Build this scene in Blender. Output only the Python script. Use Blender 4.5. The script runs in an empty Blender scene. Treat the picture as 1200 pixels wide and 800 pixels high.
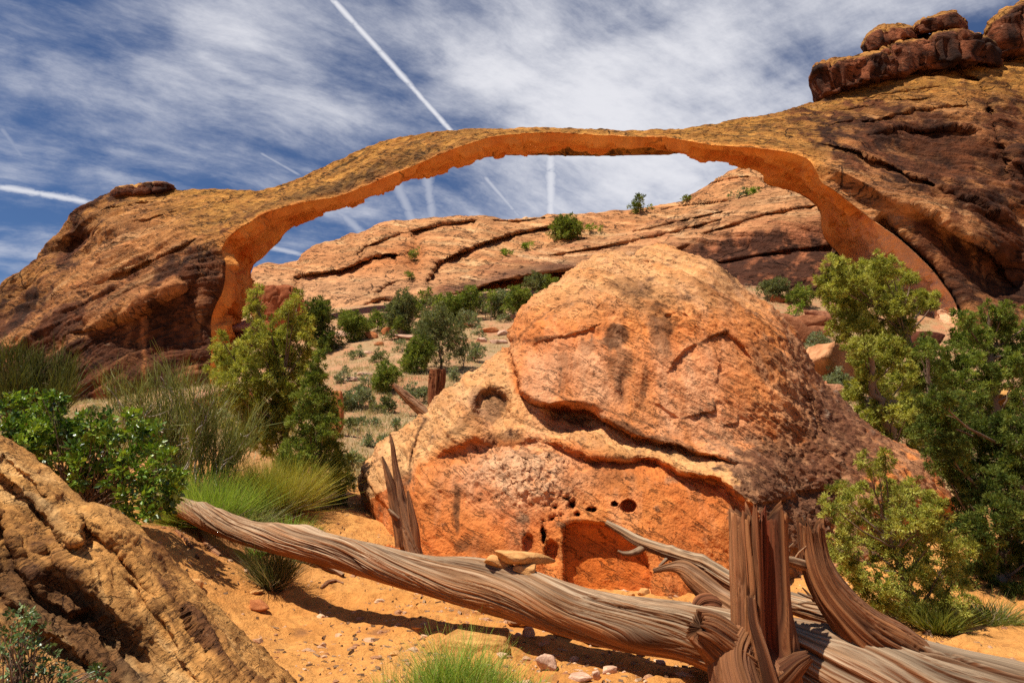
import bpy, math
import numpy as np

sc = bpy.context.scene
# ------------------------------------------------------------------ camera
EYE = 1.6
PITCH = math.radians(8.0)
FPX = 800.0            # focal length in units of a 1200 px wide frame (24 mm on 36 mm)
cam_d = bpy.data.cameras.new("camera")
cam_d.lens = 24.0
cam_d.sensor_width = 36.0
cam_d.clip_start = 0.05
cam_d.clip_end = 20000.0
cam = bpy.data.objects.new("camera", cam_d)
cam.location = (0, 0, EYE)
cam.rotation_euler = (math.radians(90) + PITCH, 0, 0)
sc.collection.objects.link(cam)
sc.camera = cam

# ------------------------------------------------------------------ sun, sky, exposure
SUN_DIR = np.array([-0.36, -0.20, 0.91]); SUN_DIR /= np.linalg.norm(SUN_DIR)
SUN_STRENGTH = 5.0
SKY_STRENGTH = 0.056
EXPOSURE = 0.42
sc.view_settings.view_transform = 'Standard'
sc.view_settings.look = 'None'
sc.view_settings.gamma = 1.0
sc.view_settings.exposure = EXPOSURE
sc.view_settings.use_curve_mapping = False
sc.render.film_transparent = False
sc.cycles.max_bounces = 8
sc.cycles.diffuse_bounces = 5
sc.cycles.transmission_bounces = 4
sc.cycles.transparent_max_bounces = 8
sc.cycles.use_denoising = False

sun_d = bpy.data.lights.new("sun", 'SUN')
sun_d.energy = SUN_STRENGTH
sun_d.angle = math.radians(0.53)
sun_d.color = (1.0, 0.94, 0.84)
sun = bpy.data.objects.new("sun", sun_d)
from mathutils import Vector
sun.rotation_euler = Vector((-SUN_DIR[0], -SUN_DIR[1], -SUN_DIR[2])).to_track_quat('-Z', 'Y').to_euler()
sun.location = (-30, -20, 90)
sc.collection.objects.link(sun)


def P(px, py, Y):
    """photo pixel (1200x800 frame) at world depth Y -> world point"""
    px = np.asarray(px, float); py = np.asarray(py, float); Y = np.asarray(Y, float)
    u = (px - 600) / FPX; v = (400 - py) / FPX
    c, s = math.cos(PITCH), math.sin(PITCH)
    t = Y / (c - v * s)
    return np.stack(np.broadcast_arrays(u * t, Y, EYE + (s + v * c) * t), -1)


def pdir(px, py):
    d = P(px, py, 10.0) - np.array([0, 0, EYE])
    return d / np.linalg.norm(d)


class NB:
    """small node-tree builder"""
    def __init__(self, nt):
        self.nt = nt

    def n(self, typ, **kw):
        nd = self.nt.nodes.new(typ)
        for k, v in kw.items():
            if k.startswith('i_'):
                key = k[2:]
                key = int(key) if key.isdigit() else key.replace('_', ' ')
                sock = nd.inputs[key]
                if isinstance(v, bpy.types.NodeSocket):
                    self.nt.links.new(v, sock)
                else:
                    sock.default_value = v
            else:
                setattr(nd, k, v)
        return nd

    def val(self, v, sock):
        if isinstance(v, bpy.types.NodeSocket):
            self.nt.links.new(v, sock)
        else:
            sock.default_value = v

    def math(self, op, a, b=0.0, c=None, clamp=False):
        nd = self.nt.nodes.new('ShaderNodeMath'); nd.operation = op; nd.use_clamp = clamp
        self.val(a, nd.inputs[0]); self.val(b, nd.inputs[1])
        if c is not None:
            self.val(c, nd.inputs[2])
        return nd.outputs[0]

    def vmath(self, op, a, b=(0, 0, 0), out=0):
        nd = self.nt.nodes.new('ShaderNodeVectorMath'); nd.operation = op
        self.val(a, nd.inputs[0]); self.val(b, nd.inputs[1])
        return nd.outputs[out]

    def scale(self, a, f):
        nd = self.nt.nodes.new('ShaderNodeVectorMath'); nd.operation = 'SCALE'
        self.val(a, nd.inputs[0]); self.val(f, nd.inputs['Scale'])
        return nd.outputs[0]

    def noise(self, vec, scale, detail=4.0, rough=0.55, dist=0.0):
        nd = self.nt.nodes.new('ShaderNodeTexNoise')
        self.val(vec, nd.inputs['Vector'])
        nd.inputs['Scale'].default_value = scale; nd.inputs['Detail'].default_value = detail
        nd.inputs['Roughness'].default_value = rough; nd.inputs['Distortion'].default_value = dist
        return nd.outputs['Fac']

    def ramp(self, fac, lo, hi, a=0.0, b=1.0, smooth=True):
        nd = self.nt.nodes.new('ShaderNodeMapRange')
        nd.interpolation_type = 'SMOOTHSTEP' if smooth else 'LINEAR'
        self.val(fac, nd.inputs[0])
        for i, v in zip((1, 2, 3, 4), (lo, hi, a, b)):
            self.val(v, nd.inputs[i])
        return nd.outputs[0]

    def mix(self, fac, a, b, mode='MIX'):
        nd = self.nt.nodes.new('ShaderNodeMix'); nd.data_type = 'RGBA'; nd.blend_type = mode
        self.val(fac, nd.inputs[0]); self.val(a, nd.inputs[6]); self.val(b, nd.inputs[7])
        return nd.outputs[2]

    def link(self, a, b):
        self.nt.links.new(a, b)


def build_world():
    w = bpy.data.worlds.new("World"); sc.world = w; w.use_nodes = True
    nt = w.node_tree; nt.nodes.clear(); b = NB(nt)
    tc = b.n('ShaderNodeTexCoord').outputs['Generated']
    sky = b.n('ShaderNodeTexSky', sky_type='NISHITA', sun_disc=False)
    sky.sun_elevation = math.asin(SUN_DIR[2])
    sky.sun_rotation = math.atan2(SUN_DIR[0], SUN_DIR[1])
    sky.altitude = 1500.0; sky.air_density = 1.0; sky.dust_density = 0.4; sky.ozone_density = 3.0
    col = b.mix(1.0, sky.outputs[0], (0.46, 0.70, 0.98, 1), 'MULTIPLY')
    sep = b.n('ShaderNodeSeparateXYZ', i_0=tc)
    den = b.math('ADD', b.math('MAXIMUM', sep.outputs[2], 0.0), 0.30)
    cx = b.math('DIVIDE', sep.outputs[0], den); cy = b.math('DIVIDE', sep.outputs[1], den)
    cl = b.n('ShaderNodeCombineXYZ', i_0=cx, i_1=cy).outputs[0]     # point on a high cloud layer

    def cpt(px, py):
        d = pdir(px, py); k = max(d[2], 0) + 0.30
        return np.array([d[0] / k, d[1] / k])
    wrp = b.n('ShaderNodeTexNoise', i_Vector=cl); wrp.inputs['Scale'].default_value = 1.1; wrp.inputs['Detail'].default_value = 4
    wv = b.vmath('SUBTRACT', wrp.outputs['Color'], (0.5, 0.5, 0.5))
    clw = b.vmath('ADD', cl, b.scale(wv, 0.30))

    def stretched(rot, sx, sy, scale, detail, rough):
        mp = b.n('ShaderNodeMapping', i_Vector=clw); mp.vector_type = 'TEXTURE'
        mp.inputs['Rotation'].default_value = (0, 0, math.radians(rot)); mp.inputs['Scale'].default_value = (1 / sx, 1 / sy, 1.0)
        return b.noise(mp.outputs[0], scale, detail, rough)
    veil = stretched(38, 0.9, 1.9, 1.3, 7.0, 0.55)       # broad soft sheets
    sa = stretched(40, 0.6, 2.6, 3.2, 9.0, 0.64); sb = stretched(-40, 0.6, 2.4, 3.0, 9.0, 0.64)    # combed cirrus fibres
    kx = b.ramp(cx, 0.10, 0.45)
    streak = b.math('ADD', b.math('MULTIPLY', sa, b.math('SUBTRACT', 1.0, kx)), b.math('MULTIPLY', sb, kx))
    puff = stretched(30, 0.9, 1.35, 5.5, 10.0, 0.68)
    place = None
    for px, py, r, a in ((770, 120, .60, 1.0), (905, 70, .40, .75), (600, 60, .36, .8), (700, 200, .7, .42), (300, 0, .24, .5), (455, 20, .3, .5), (840, 130, .4, .7),
                         (150, 40, .5, .08), (250, 120, .5, .22), (400, 250, .5, .30), (1010, 60, .35, .36), (380, 130, .35, .40)):
        c = cpt(px, py)
        d = b.vmath('DISTANCE', b.vmath('ADD', cl, b.scale(wv, 0.45)), (float(c[0]), float(c[1]), 0), out=1)
        g = b.math('MULTIPLY', b.ramp(d, 0.0, r * 0.95, 1.0, 0.0), a)
        place = g if place is None else b.math('MAXIMUM', place, g)
    nz = b.math('ADD', b.math('MULTIPLY', veil, 0.46), b.math('ADD', b.math('MULTIPLY', streak, 0.22), b.math('MULTIPLY', puff, 0.32)))
    dens = b.math('ADD', nz, b.math('MULTIPLY', place, 0.24))
    dens = b.ramp(dens, 0.455, 0.74, 0.03, 0.94)
    fine = puff
    # contrails: thin long lines on the same layer
    def trail(p0, p1, w, amp, ex=0.0, rag=0.5):
        nonlocal dens
        a = cpt(*p0); c = cpt(*p1); L = np.linalg.norm(c - a); t = (c - a) / L
        a = a - t * ex * L; L = L * (1 + 2 * ex)
        rel = b.vmath('SUBTRACT', b.vmath('ADD', cl, b.scale(wv, 0.012)), (float(a[0]), float(a[1]), 0))
        al = b.vmath('DOT_PRODUCT', rel, (float(t[0]), float(t[1]), 0), out=1)
        ac = b.math('ABSOLUTE', b.vmath('DOT_PRODUCT', rel, (float(-t[1]), float(t[0]), 0), out=1))
        n = b.noise(cl, 26.0, 5.0, 0.7)
        ww = b.math('MULTIPLY', b.math('ADD', b.math('MULTIPLY', n, rag * 2), 1 - rag), w)
        f = b.ramp(b.math('DIVIDE', ac, ww), 0.0, 1.1, 1.0, 0.0)
        e = b.math('MULTIPLY', b.ramp(al, 0.0, L * 0.12), b.ramp(al, L * 0.80, L, 1.0, 0.0))
        m = b.math('MULTIPLY', b.math('MULTIPLY', f, e), b.math('MULTIPLY', b.ramp(n, 0.12, 0.5), amp))
        dens = b.math('MAXIMUM', dens, m)
    trail((385, -5), (527, 152), 0.009, 0.95, 0.30, 0.5)
    trail((0, 219), (104, 237), 0.019, 0.85, 0.15, 0.95)
    trail((646, 178), (646, 254), 0.022, 0.85, 0.25, 0.8)
    trail((499, 200), (508, 262), 0.020, 0.46, 0.35, 0.9)
    trail((462, 210), (486, 264), 0.022, 0.46, 0.35, 0.9)
    trail((575, 215), (607, 252), 0.010, 0.60, 0.3, 0.7)
    trail((743, 190), (743, 245), 0.008, 0.35, 0.2, 0.5)
    trail((388, 240), (436, 284), 0.022, 0.45, 0.3, 0.95)
    trail((300, 286), (376, 304), 0.018, 0.55, 0.3, 0.95)
    trail((0, 150), (25, 185), 0.010, 0.30, 0.1, 0.6)
    trail((306, 180), (352, 206), 0.007, 0.40, 0.1, 0.6)
    cloud = b.mix(0.0, (11.2, 11.2, 11.8, 1), (11.2, 11.2, 11.8, 1))
    col = b.mix(dens, col, cloud)
    bg = b.n('ShaderNodeBackground', i_Color=col, i_Strength=SKY_STRENGTH)
    out = b.n('ShaderNodeOutputWorld'); b.link(bg.outputs[0], out.inputs[0])


build_world()

# ------------------------------------------------------------------ numeric helpers
RG = np.random.default_rng(11)


def _h(ix, iy, iz, seed):
    h = (ix.astype(np.uint32) * np.uint32(374761393) + iy.astype(np.uint32) * np.uint32(668265263)
         + iz.astype(np.uint32) * np.uint32(2147483647) + np.uint32(seed * 974711 + 12345))
    h ^= h >> np.uint32(13); h *= np.uint32(1274126177); h ^= h >> np.uint32(16)
    h *= np.uint32(2246822519); h ^= h >> np.uint32(13)
    return h


_GR = np.array([[1, 1, 0], [-1, 1, 0], [1, -1, 0], [-1, -1, 0], [1, 0, 1], [-1, 0, 1], [1, 0, -1], [-1, 0, -1],
                [0, 1, 1], [0, -1, 1], [0, 1, -1], [0, -1, -1], [1, 1, 0], [-1, 1, 0], [0, -1, 1], [0, -1, -1]], np.float32)


def noise(p, seed=0):
    """gradient noise, about -1..1, p (...,3)"""
    sh = p.shape[:-1]
    p = np.asarray(p, np.float32).reshape(-1, 3)
    fl = np.floor(p); f = p - fl; i = fl.astype(np.int64)
    u = f * f * f * (f * (f * 6 - 15) + 10)
    res = np.zeros(len(p), np.float32)
    for dx in (0, 1):
        wx = u[:, 0] if dx else 1 - u[:, 0]
        for dy in (0, 1):
            wy = u[:, 1] if dy else 1 - u[:, 1]
            for dz in (0, 1):
                wz = u[:, 2] if dz else 1 - u[:, 2]
                g = _GR[_h(i[:, 0] + dx, i[:, 1] + dy, i[:, 2] + dz, seed) & np.uint32(15)]
                res += wx * wy * wz * (g[:, 0] * (f[:, 0] - dx) + g[:, 1] * (f[:, 1] - dy) + g[:, 2] * (f[:, 2] - dz))
    return res.reshape(sh)


def fbm(p, s, oct=4, seed=0, gain=0.5, ridged=False):
    s = np.asarray(s, float); r = 0; a = 1.0; tot = 0
    q = np.asarray(p) * s
    for k in range(oct):
        n = noise(q, seed + k)
        if ridged:
            n = 1 - 2 * np.abs(n)
        r = r + a * n; tot += a; a *= gain; q = q * 2.03 + 17.3
    return r / tot


def sst(x, a, b):
    t = np.clip((x - a) / (b - a), 0, 1)
    return t * t * (3 - 2 * t)


def gau(px, py, cx, cy, rx, ry, rot=0.0):
    c, s = math.cos(math.radians(rot)), math.sin(math.radians(rot))
    x = px - cx; y = py - cy
    return np.exp(-(((c * x + s * y) / rx) ** 2 + ((-s * x + c * y) / ry) ** 2))


def pld(px, py, poly):
    """distance to a polyline, signed side (+ = right hand of travel in image, y down), parameter 0..1"""
    poly = np.asarray(poly, float)
    best = np.full(np.shape(px), 1e9); side = np.zeros(np.shape(px)); par = np.zeros(np.shape(px))
    n = len(poly) - 1
    for k in range(n):
        a = poly[k]; d = poly[k + 1] - a; L2 = d @ d
        t = np.clip(((px - a[0]) * d[0] + (py - a[1]) * d[1]) / L2, 0, 1)
        ex = px - a[0] - t * d[0]; ey = py - a[1] - t * d[1]
        ds = np.hypot(ex, ey)
        sd = np.sign(d[0] * (py - a[1]) - d[1] * (px - a[0]))
        m = ds < best
        best = np.where(m, ds, best); side = np.where(m, sd, side); par = np.where(m, (k + t) / n, par)
    return best, side, par


def inpoly(px, py, poly):
    """signed distance to a closed polygon, + inside"""
    pl = np.asarray(list(poly) + [poly[0]], float)
    d, _, _ = pld(px, py, pl)
    ins = np.zeros(np.shape(px), bool)
    for k in range(len(pl) - 1):
        x0, y0 = pl[k]; x1, y1 = pl[k + 1]
        if y0 == y1:
            continue
        c = ((y0 > py) != (y1 > py)) & (px < (x1 - x0) * (py - y0) / (y1 - y0) + x0)
        ins ^= c
    return np.where(ins, d, -d)


def spline(pts, ts):
    """cubic Hermite through pts (n,k) at parameters ts in 0..n-1"""
    pts = np.asarray(pts, float); n = len(pts)
    i = np.clip(np.floor(ts).astype(int), 0, n - 2); f = (ts - i)[:, None]
    g = lambda j: pts[np.clip(j, 0, n - 1)]
    p0, p1, p2, p3 = g(i - 1), g(i), g(i + 1), g(i + 2)
    m1 = (p2 - p0) * 0.5; m2 = (p3 - p1) * 0.5
    return (2 * f**3 - 3 * f**2 + 1) * p1 + (f**3 - 2 * f**2 + f) * m1 + (-2 * f**3 + 3 * f**2) * p2 + (f**3 - f**2) * m2


def resample(pts, n, cols=slice(0, 3)):
    pts = np.asarray(pts, float)
    d = np.r_[0, np.cumsum(np.linalg.norm(np.diff(pts[:, cols], axis=0), axis=1))]
    ts = np.interp(np.linspace(0, d[-1], n), d, np.arange(len(pts)))
    return spline(pts, ts)


def gridnormals(G, wrap_u=False, wrap_v=False):
    def dif(A, ax, wrap):
        if wrap:
            return np.roll(A, -1, ax) - np.roll(A, 1, ax)
        return np.gradient(A, axis=ax)
    N = np.cross(dif(G, 0, wrap_u), dif(G, 1, wrap_v))
    L = np.linalg.norm(N, axis=-1, keepdims=True)
    return N / np.maximum(L, 1e-9)


def lerpc(a, b, t):
    a = np.asarray(a, float); b = np.asarray(b, float); t = np.asarray(t)[..., None]
    return a + (b - a) * t


# ------------------------------------------------------------------ mesh and object helpers
def mesh_obj(name, V, Fq, mat, col=None, parent=None, smooth=True, attrs=None):
    """V (n,3), Fq (m,4) or (m,3) index array -> one mesh object"""
    V = np.ascontiguousarray(V, np.float32).reshape(-1, 3); Fq = np.ascontiguousarray(Fq, np.int32)
    k = Fq.shape[1]
    me = bpy.data.meshes.new(name)
    me.vertices.add(len(V)); me.vertices.foreach_set('co', V.ravel())
    me.loops.add(Fq.size); me.loops.foreach_set('vertex_index', Fq.ravel())
    me.polygons.add(len(Fq))
    me.polygons.foreach_set('loop_start', np.arange(0, Fq.size, k, dtype=np.int32))
    me.polygons.foreach_set('loop_total', np.full(len(Fq), k, np.int32))
    me.polygons.foreach_set('use_smooth', np.full(len(Fq), smooth, bool))
    if col is not None:
        c = np.ones((len(V), 4), np.float32); c[:, :3] = np.clip(np.asarray(col).reshape(-1, 3), 0.002, 0.95)
        a = me.attributes.new('Col', 'FLOAT_COLOR', 'POINT'); a.data.foreach_set('color', c.ravel())
    for nm, arr in (attrs or {}).items():
        a = me.attributes.new(nm, 'FLOAT_VECTOR', 'POINT'); a.data.foreach_set('vector', np.ascontiguousarray(arr, np.float32).ravel())
    me.materials.append(mat)
    me.update(calc_edges=True)
    ob = bpy.data.objects.new(name, me); sc.collection.objects.link(ob)
    if parent is not None:
        ob.parent = parent
    return ob


def local(V, base):
    return np.asarray(V) - np.asarray(base)


def empty(name, loc, label, cat, group=None):
    o = bpy.data.objects.new(name, None); sc.collection.objects.link(o)
    o.empty_display_size = 0.3
    o.location = [float(c) for c in loc]; o['label'] = label; o['category'] = cat
    if group:
        o['group'] = group
    return o


def tag(o, label, cat, group=None):
    o['label'] = label; o['category'] = cat
    if group:
        o['group'] = group
    return o


def struct(o):
    o['kind'] = 'structure'; return o


def quads(nu, nv, wrap_u=False, wrap_v=False, off=0, flip=False):
    u = np.arange(nu if wrap_u else nu - 1); v = np.arange(nv if wrap_v else nv - 1)
    U, Vv = np.meshgrid(u, v, indexing='ij')
    a = U * nv + Vv; b_ = ((U + 1) % nu) * nv + Vv; c = ((U + 1) % nu) * nv + (Vv + 1) % nv; d = U * nv + (Vv + 1) % nv
    q = np.stack([a, b_, c, d], -1).reshape(-1, 4) + off
    return q[:, ::-1] if flip else q


# ------------------------------------------------------------------ materials
def mat_new(name):
    m = bpy.data.materials.new(name); m.use_nodes = True
    m.node_tree.nodes.clear()
    return m, NB(m.node_tree)


def rock_mat(name, sc_, bump=0.5, dist=0.05, var=0.35, speck=0.25, rough=0.92, attr=None, aniso=(1, 1, 1), beds=None, frac=None):
    """vertex colour x small grain, dark pits, pale flecks; bump from several noises. sc_ = features per metre"""
    m, b = mat_new(name)
    col = b.n('ShaderNodeAttribute', attribute_name='Col').outputs['Color']
    if attr:
        co = b.n('ShaderNodeAttribute', attribute_name=attr).outputs['Vector']
    else:
        co = b.n('ShaderNodeNewGeometry').outputs['Position']
    mp = b.n('ShaderNodeMapping', i_Vector=co); mp.inputs['Scale'].default_value = aniso
    co = mp.outputs[0]
    n1 = b.noise(co, sc_, 8, 0.65); n2 = b.noise(co, sc_ * 5.3, 5, 0.7); n3 = b.noise(co, sc_ * 0.31, 4, 0.6)
    g = b.math('ADD', b.math('MULTIPLY', n1, 0.5), b.math('ADD', b.math('MULTIPLY', n2, 0.3), b.math('MULTIPLY', n3, 0.2)))
    f = b.ramp(g, 0.3, 0.7, 1 - var, 1 + var, smooth=False)
    c = b.scale(col, f)
    pit = b.ramp(n2, 0.30, 0.42, 1.0, 0.0)
    c = b.mix(b.math('MULTIPLY', pit, speck), c, (0.05, 0.024, 0.014, 1))
    fle = b.ramp(n1, 0.62, 0.74)
    c = b.mix(b.math('MULTIPLY', fle, speck * 0.5), c, (0.62, 0.45, 0.28, 1))
    h = b.math('ADD', b.math('MULTIPLY', n1, 1.0), b.math('ADD', b.math('MULTIPLY', n2, 0.35), b.math('MULTIPLY', n3, 1.2)))
    if beds:                                        # thin bedding lines: tilt, lines per metre, strength
        tilt, fr, amt = beds
        m2 = b.n('ShaderNodeMapping', i_Vector=co); m2.vector_type = 'TEXTURE'
        m2.inputs['Rotation'].default_value = (0, math.radians(tilt), 0); m2.inputs['Scale'].default_value = (7.0, 7.0, 1.0)
        wv = b.scale(b.vmath('SUBTRACT', b.n('ShaderNodeTexNoise', i_Vector=co, i_Scale=fr * .35, i_Detail=3.0).outputs['Color'], (.5, .5, .5)), 1.3 / fr)
        nb_ = b.noise(b.vmath('ADD', m2.outputs[0], wv), fr, 6, 0.62)
        ln = b.ramp(b.math('ABSOLUTE', b.math('SUBTRACT', nb_, 0.47)), 0.0, 0.022, 1.0, 0.0)
        ln2 = b.ramp(b.math('ABSOLUTE', b.math('SUBTRACT', nb_, 0.57)), 0.0, 0.016, 1.0, 0.0)
        brk = b.ramp(b.noise(co, sc_ * .8, 3, .6), .42, .60)
        ln = b.math('MULTIPLY', b.math('MAXIMUM', ln, ln2), brk)
        c = b.mix(b.math('MULTIPLY', ln, amt), c, (0.045, 0.018, 0.010, 1))
        c = b.scale(c, b.ramp(nb_, 0.3, 0.7, 1 + amt * .35, 1 - amt * .35, smooth=False))
        h = b.math('SUBTRACT', b.math('ADD', h, b.math('MULTIPLY', nb_, 1.2)), b.math('MULTIPLY', ln, 0.55))
    if frac:                                        # a net of hairline fractures: cells per metre, strength
        fr, amt = frac
        vo = b.n('ShaderNodeTexVoronoi', feature='DISTANCE_TO_EDGE')
        wv = b.scale(b.vmath('SUBTRACT', b.n('ShaderNodeTexNoise', i_Vector=co, i_Scale=fr * 1.5, i_Detail=5.0).outputs['Color'], (.5, .5, .5)), 1.1 / fr)
        b.val(b.vmath('ADD', co, wv), vo.inputs['Vector']); vo.inputs['Scale'].default_value = fr
        cr = b.ramp(vo.outputs['Distance'], 0.0, 0.018, 1.0, 0.0)
        cr = b.math('MULTIPLY', cr, b.ramp(b.noise(co, fr * .9, 3, .6), .48, .62))
        c = b.mix(b.math('MULTIPLY', cr, amt), c, (0.04, 0.016, 0.008, 1))
        h = b.math('SUBTRACT', h, b.math('MULTIPLY', cr, 0.8))
    bp = b.n('ShaderNodeBump', i_Height=h); bp.inputs['Strength'].default_value = bump; bp.inputs['Distance'].default_value = dist
    pr = b.n('ShaderNodeBsdfPrincipled', i_Base_Color=c, i_Roughness=rough)
    pr.inputs['Specular IOR Level'].default_value = 0.15
    b.link(bp.outputs[0], pr.inputs['Normal'])
    b.link(pr.outputs[0], b.n('ShaderNodeOutputMaterial').inputs[0])
    return m


def leaf_mat(name, trans=0.3, gloss=0.0, rough=0.5):
    m, b = mat_new(name)
    col = b.n('ShaderNodeAttribute', attribute_name='Col').outputs['Color']
    pr = b.n('ShaderNodeBsdfPrincipled', i_Base_Color=col, i_Roughness=rough)
    pr.inputs['Specular IOR Level'].default_value = gloss
    tr = b.n('ShaderNodeBsdfTranslucent', i_Color=b.mix(1.0, col, (1.0, 1.0, 0.45, 1), 'MULTIPLY'))
    mx = b.n('ShaderNodeMixShader'); mx.inputs[0].default_value = trans
    b.link(pr.outputs[0], mx.inputs[1]); b.link(tr.outputs[0], mx.inputs[2])
    b.link(mx.outputs[0], b.n('ShaderNodeOutputMaterial').inputs[0])
    return m


M_ARCH = rock_mat('arch_sandstone', 1.3, 1.0, 0.35, 0.60, 0.50, beds=(18, 0.8, .75), frac=(.16, .7))
M_SOFFIT = rock_mat('arch_soffit', 1.1, 0.9, 0.35, 0.32, 0.12, frac=(.12, .5))
M_RIDGE = rock_mat('ridge_sandstone', 0.8, 1.0, 0.50, 0.50, 0.40, beds=(18, 0.6, .75), frac=(.10, .6))
M_BOULDER = rock_mat('boulder_sandstone', 7.0, 1.0, 0.05, 0.40, 0.30, beds=(28, 4.5, .42))
M_FORE = rock_mat('outcrop_sandstone', 22.0, 1.0, 0.024, 0.60, 0.50, beds=(-42, 7.0, .8), frac=(2.0, .7))
M_STONE = rock_mat('stone', 12.0, 0.7, 0.02, 0.30, 0.15)
M_RUBBLE = rock_mat('rubble', 2.5, 0.9, 0.10, 0.35, 0.2)
M_GROUND = rock_mat('sandy_ground', 9.0, 1.0, 0.05, 0.42, 0.28)
M_WOOD = rock_mat('weathered_wood', 3.0, 1.0, 0.028, 0.62, 0.50, attr='grain', aniso=(8, 8, 0.9))
M_BARK = rock_mat('juniper_bark', 8.0, 0.8, 0.03, 0.4, 0.2)
M_LEAF = leaf_mat('juniper_foliage', 0.38, 0.1, 0.6)
M_BROAD = leaf_mat('shrub_leaves', 0.25, 0.5, 0.32)
M_BLADE = leaf_mat('grass_blades', 0.35, 0.15, 0.5)

# ------------------------------------------------------------------ terrain
_gc = [tuple(P(*g)) for g in (
    (200, 622, 8.3), (270, 640, 8.3), (300, 600, 9.8), (100, 610, 8.5), (30, 560, 9.5), (370, 612, 9.3),
    (405, 600, 10.5), (420, 560, 13), (430, 530, 16), (440, 480, 23), (420, 430, 34), (370, 440, 30), (300, 500, 16), (200, 520, 14),
    (560, 392, 44), (400, 400, 44), (560, 347, 60), (640, 336, 68), (350, 382, 54), (480, 372, 52),
    (250, 468, 43), (100, 484, 40), (190, 476, 41), (-100, 500, 38), (-300, 510, 36), (0, 500, 18), (310, 402, 51), (150, 480, 50), (50, 494, 50), (225, 474, 50), (-60, 505, 48),
    (925, 372, 34), (1000, 440, 24), (985, 470, 20), (1060, 520, 17), (1190, 475, 22), (1180, 530, 16.5), (1130, 625, 10.5),
    (1000, 400, 34), (1120, 405, 40), (1200, 570, 13), (1190, 700, 7.7), (1400, 520, 20), (760, 420, 36), (870, 340, 50),
    (230, 652, 7.3), (215, 690, 6.4))]
_gc += [(0, 3, -.15), (-2, 4, -.12), (2, 4, -.15), (0, 0, -.10), (-4, 0, .2), (4, 0, -.2), (0, -6, -.1), (3, 5, -.2), (-1, 6, -.14),
        (.5, 7.5, -.24), (.8, 8.4, -.27), (-.9, 8.3, -.2), (1.8, 8.4, -.25), (-2.2, 6.9, -.12), (-1.2, 7.8, -.08), (2, 7.5, -.26), (4, 6, -.15), (6, 8, -.12), (5, 7.2, -.15), (0, 11, .2), (4, 12, .3),
        (-40, 62, 13), (0, 95, 20), (60, 95, 22), (-100, 120, 10), (140, 110, 16), (0, 220, 12), (-300, 100, 5), (300, 100, 5),
        (0, 500, 0), (0, -60, -4), (-60, 0, 3), (60, 0, 2), (0, -500, -20), (-500, 0, 0), (500, 0, 0)]
_gc = np.array(_gc); _CC = 1.6


def _ker(ax, ay):
    return -np.sqrt((ax[:, None] - _gc[None, :, 0])**2 + (ay[:, None] - _gc[None, :, 1])**2 + _CC**2)


_n = len(_gc)
_A = np.zeros((_n + 1, _n + 1)); _A[:_n, :_n] = _ker(_gc[:, 0], _gc[:, 1]); _A[:_n, _n] = 1; _A[_n, :_n] = 1
_w = np.linalg.solve(_A, np.r_[_gc[:, 2], 0])


def zg(x, y):
    x = np.asarray(x, float); y = np.asarray(y, float); sh = x.shape
    z = np.empty(x.size); xf = x.ravel(); yf = y.ravel()
    for i in range(0, x.size, 60000):
        z[i:i + 60000] = _ker(xf[i:i + 60000], yf[i:i + 60000]) @ _w[:_n] + _w[_n]
    z = z.reshape(sh)
    r = np.hypot(x, y)
    q = np.stack([x, y, np.zeros_like(x)], -1)
    z = z + fbm(q, .9, 4, 3, .55) * .07 * sst(r, 1, 5) + fbm(q, .16, 3, 5) * .45 * sst(r, 12, 35)
    near = 1 - sst(r, 9, 16)
    z = z + near * (.045 * fbm(q, 4.0, 4, 9, .62) - .045 * np.exp(-(fbm(q, 1.9, 2, 27) / .09) ** 2) * sst(fbm(q, .6, 2, 28), 0, .3) + .07 * np.maximum(0, fbm(q * np.array([1, 1.4, 1]), 1.3, 3, 21, ridged=True) - .35))
    return z


def ground_at(px, py, y0=3.0, y1=140.0):
    Y = np.geomspace(y0, y1, 900)
    p = P(px, py, Y); g = zg(p[:, 0], p[:, 1])
    k = np.nonzero(p[:, 2] <= g)[0]
    k = k[0] if len(k) else len(Y) - 1
    return np.array([p[k, 0], p[k, 1], g[k]])


def on_ground(px, py, Y):
    p = P(px, py, Y); return np.array([p[0], p[1], float(zg(p[0], p[1]))])


def pix(p):
    """world point -> photo pixel and depth"""
    d = np.asarray(p) - np.array([0, 0, EYE]); c, s = math.cos(PITCH), math.sin(PITCH)
    f = d[..., 1] * c + d[..., 2] * s; up = -d[..., 1] * s + d[..., 2] * c
    f = np.where(np.abs(f) < .05, .05, f)
    return 600 + FPX * d[..., 0] / f, 400 - FPX * up / f


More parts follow.
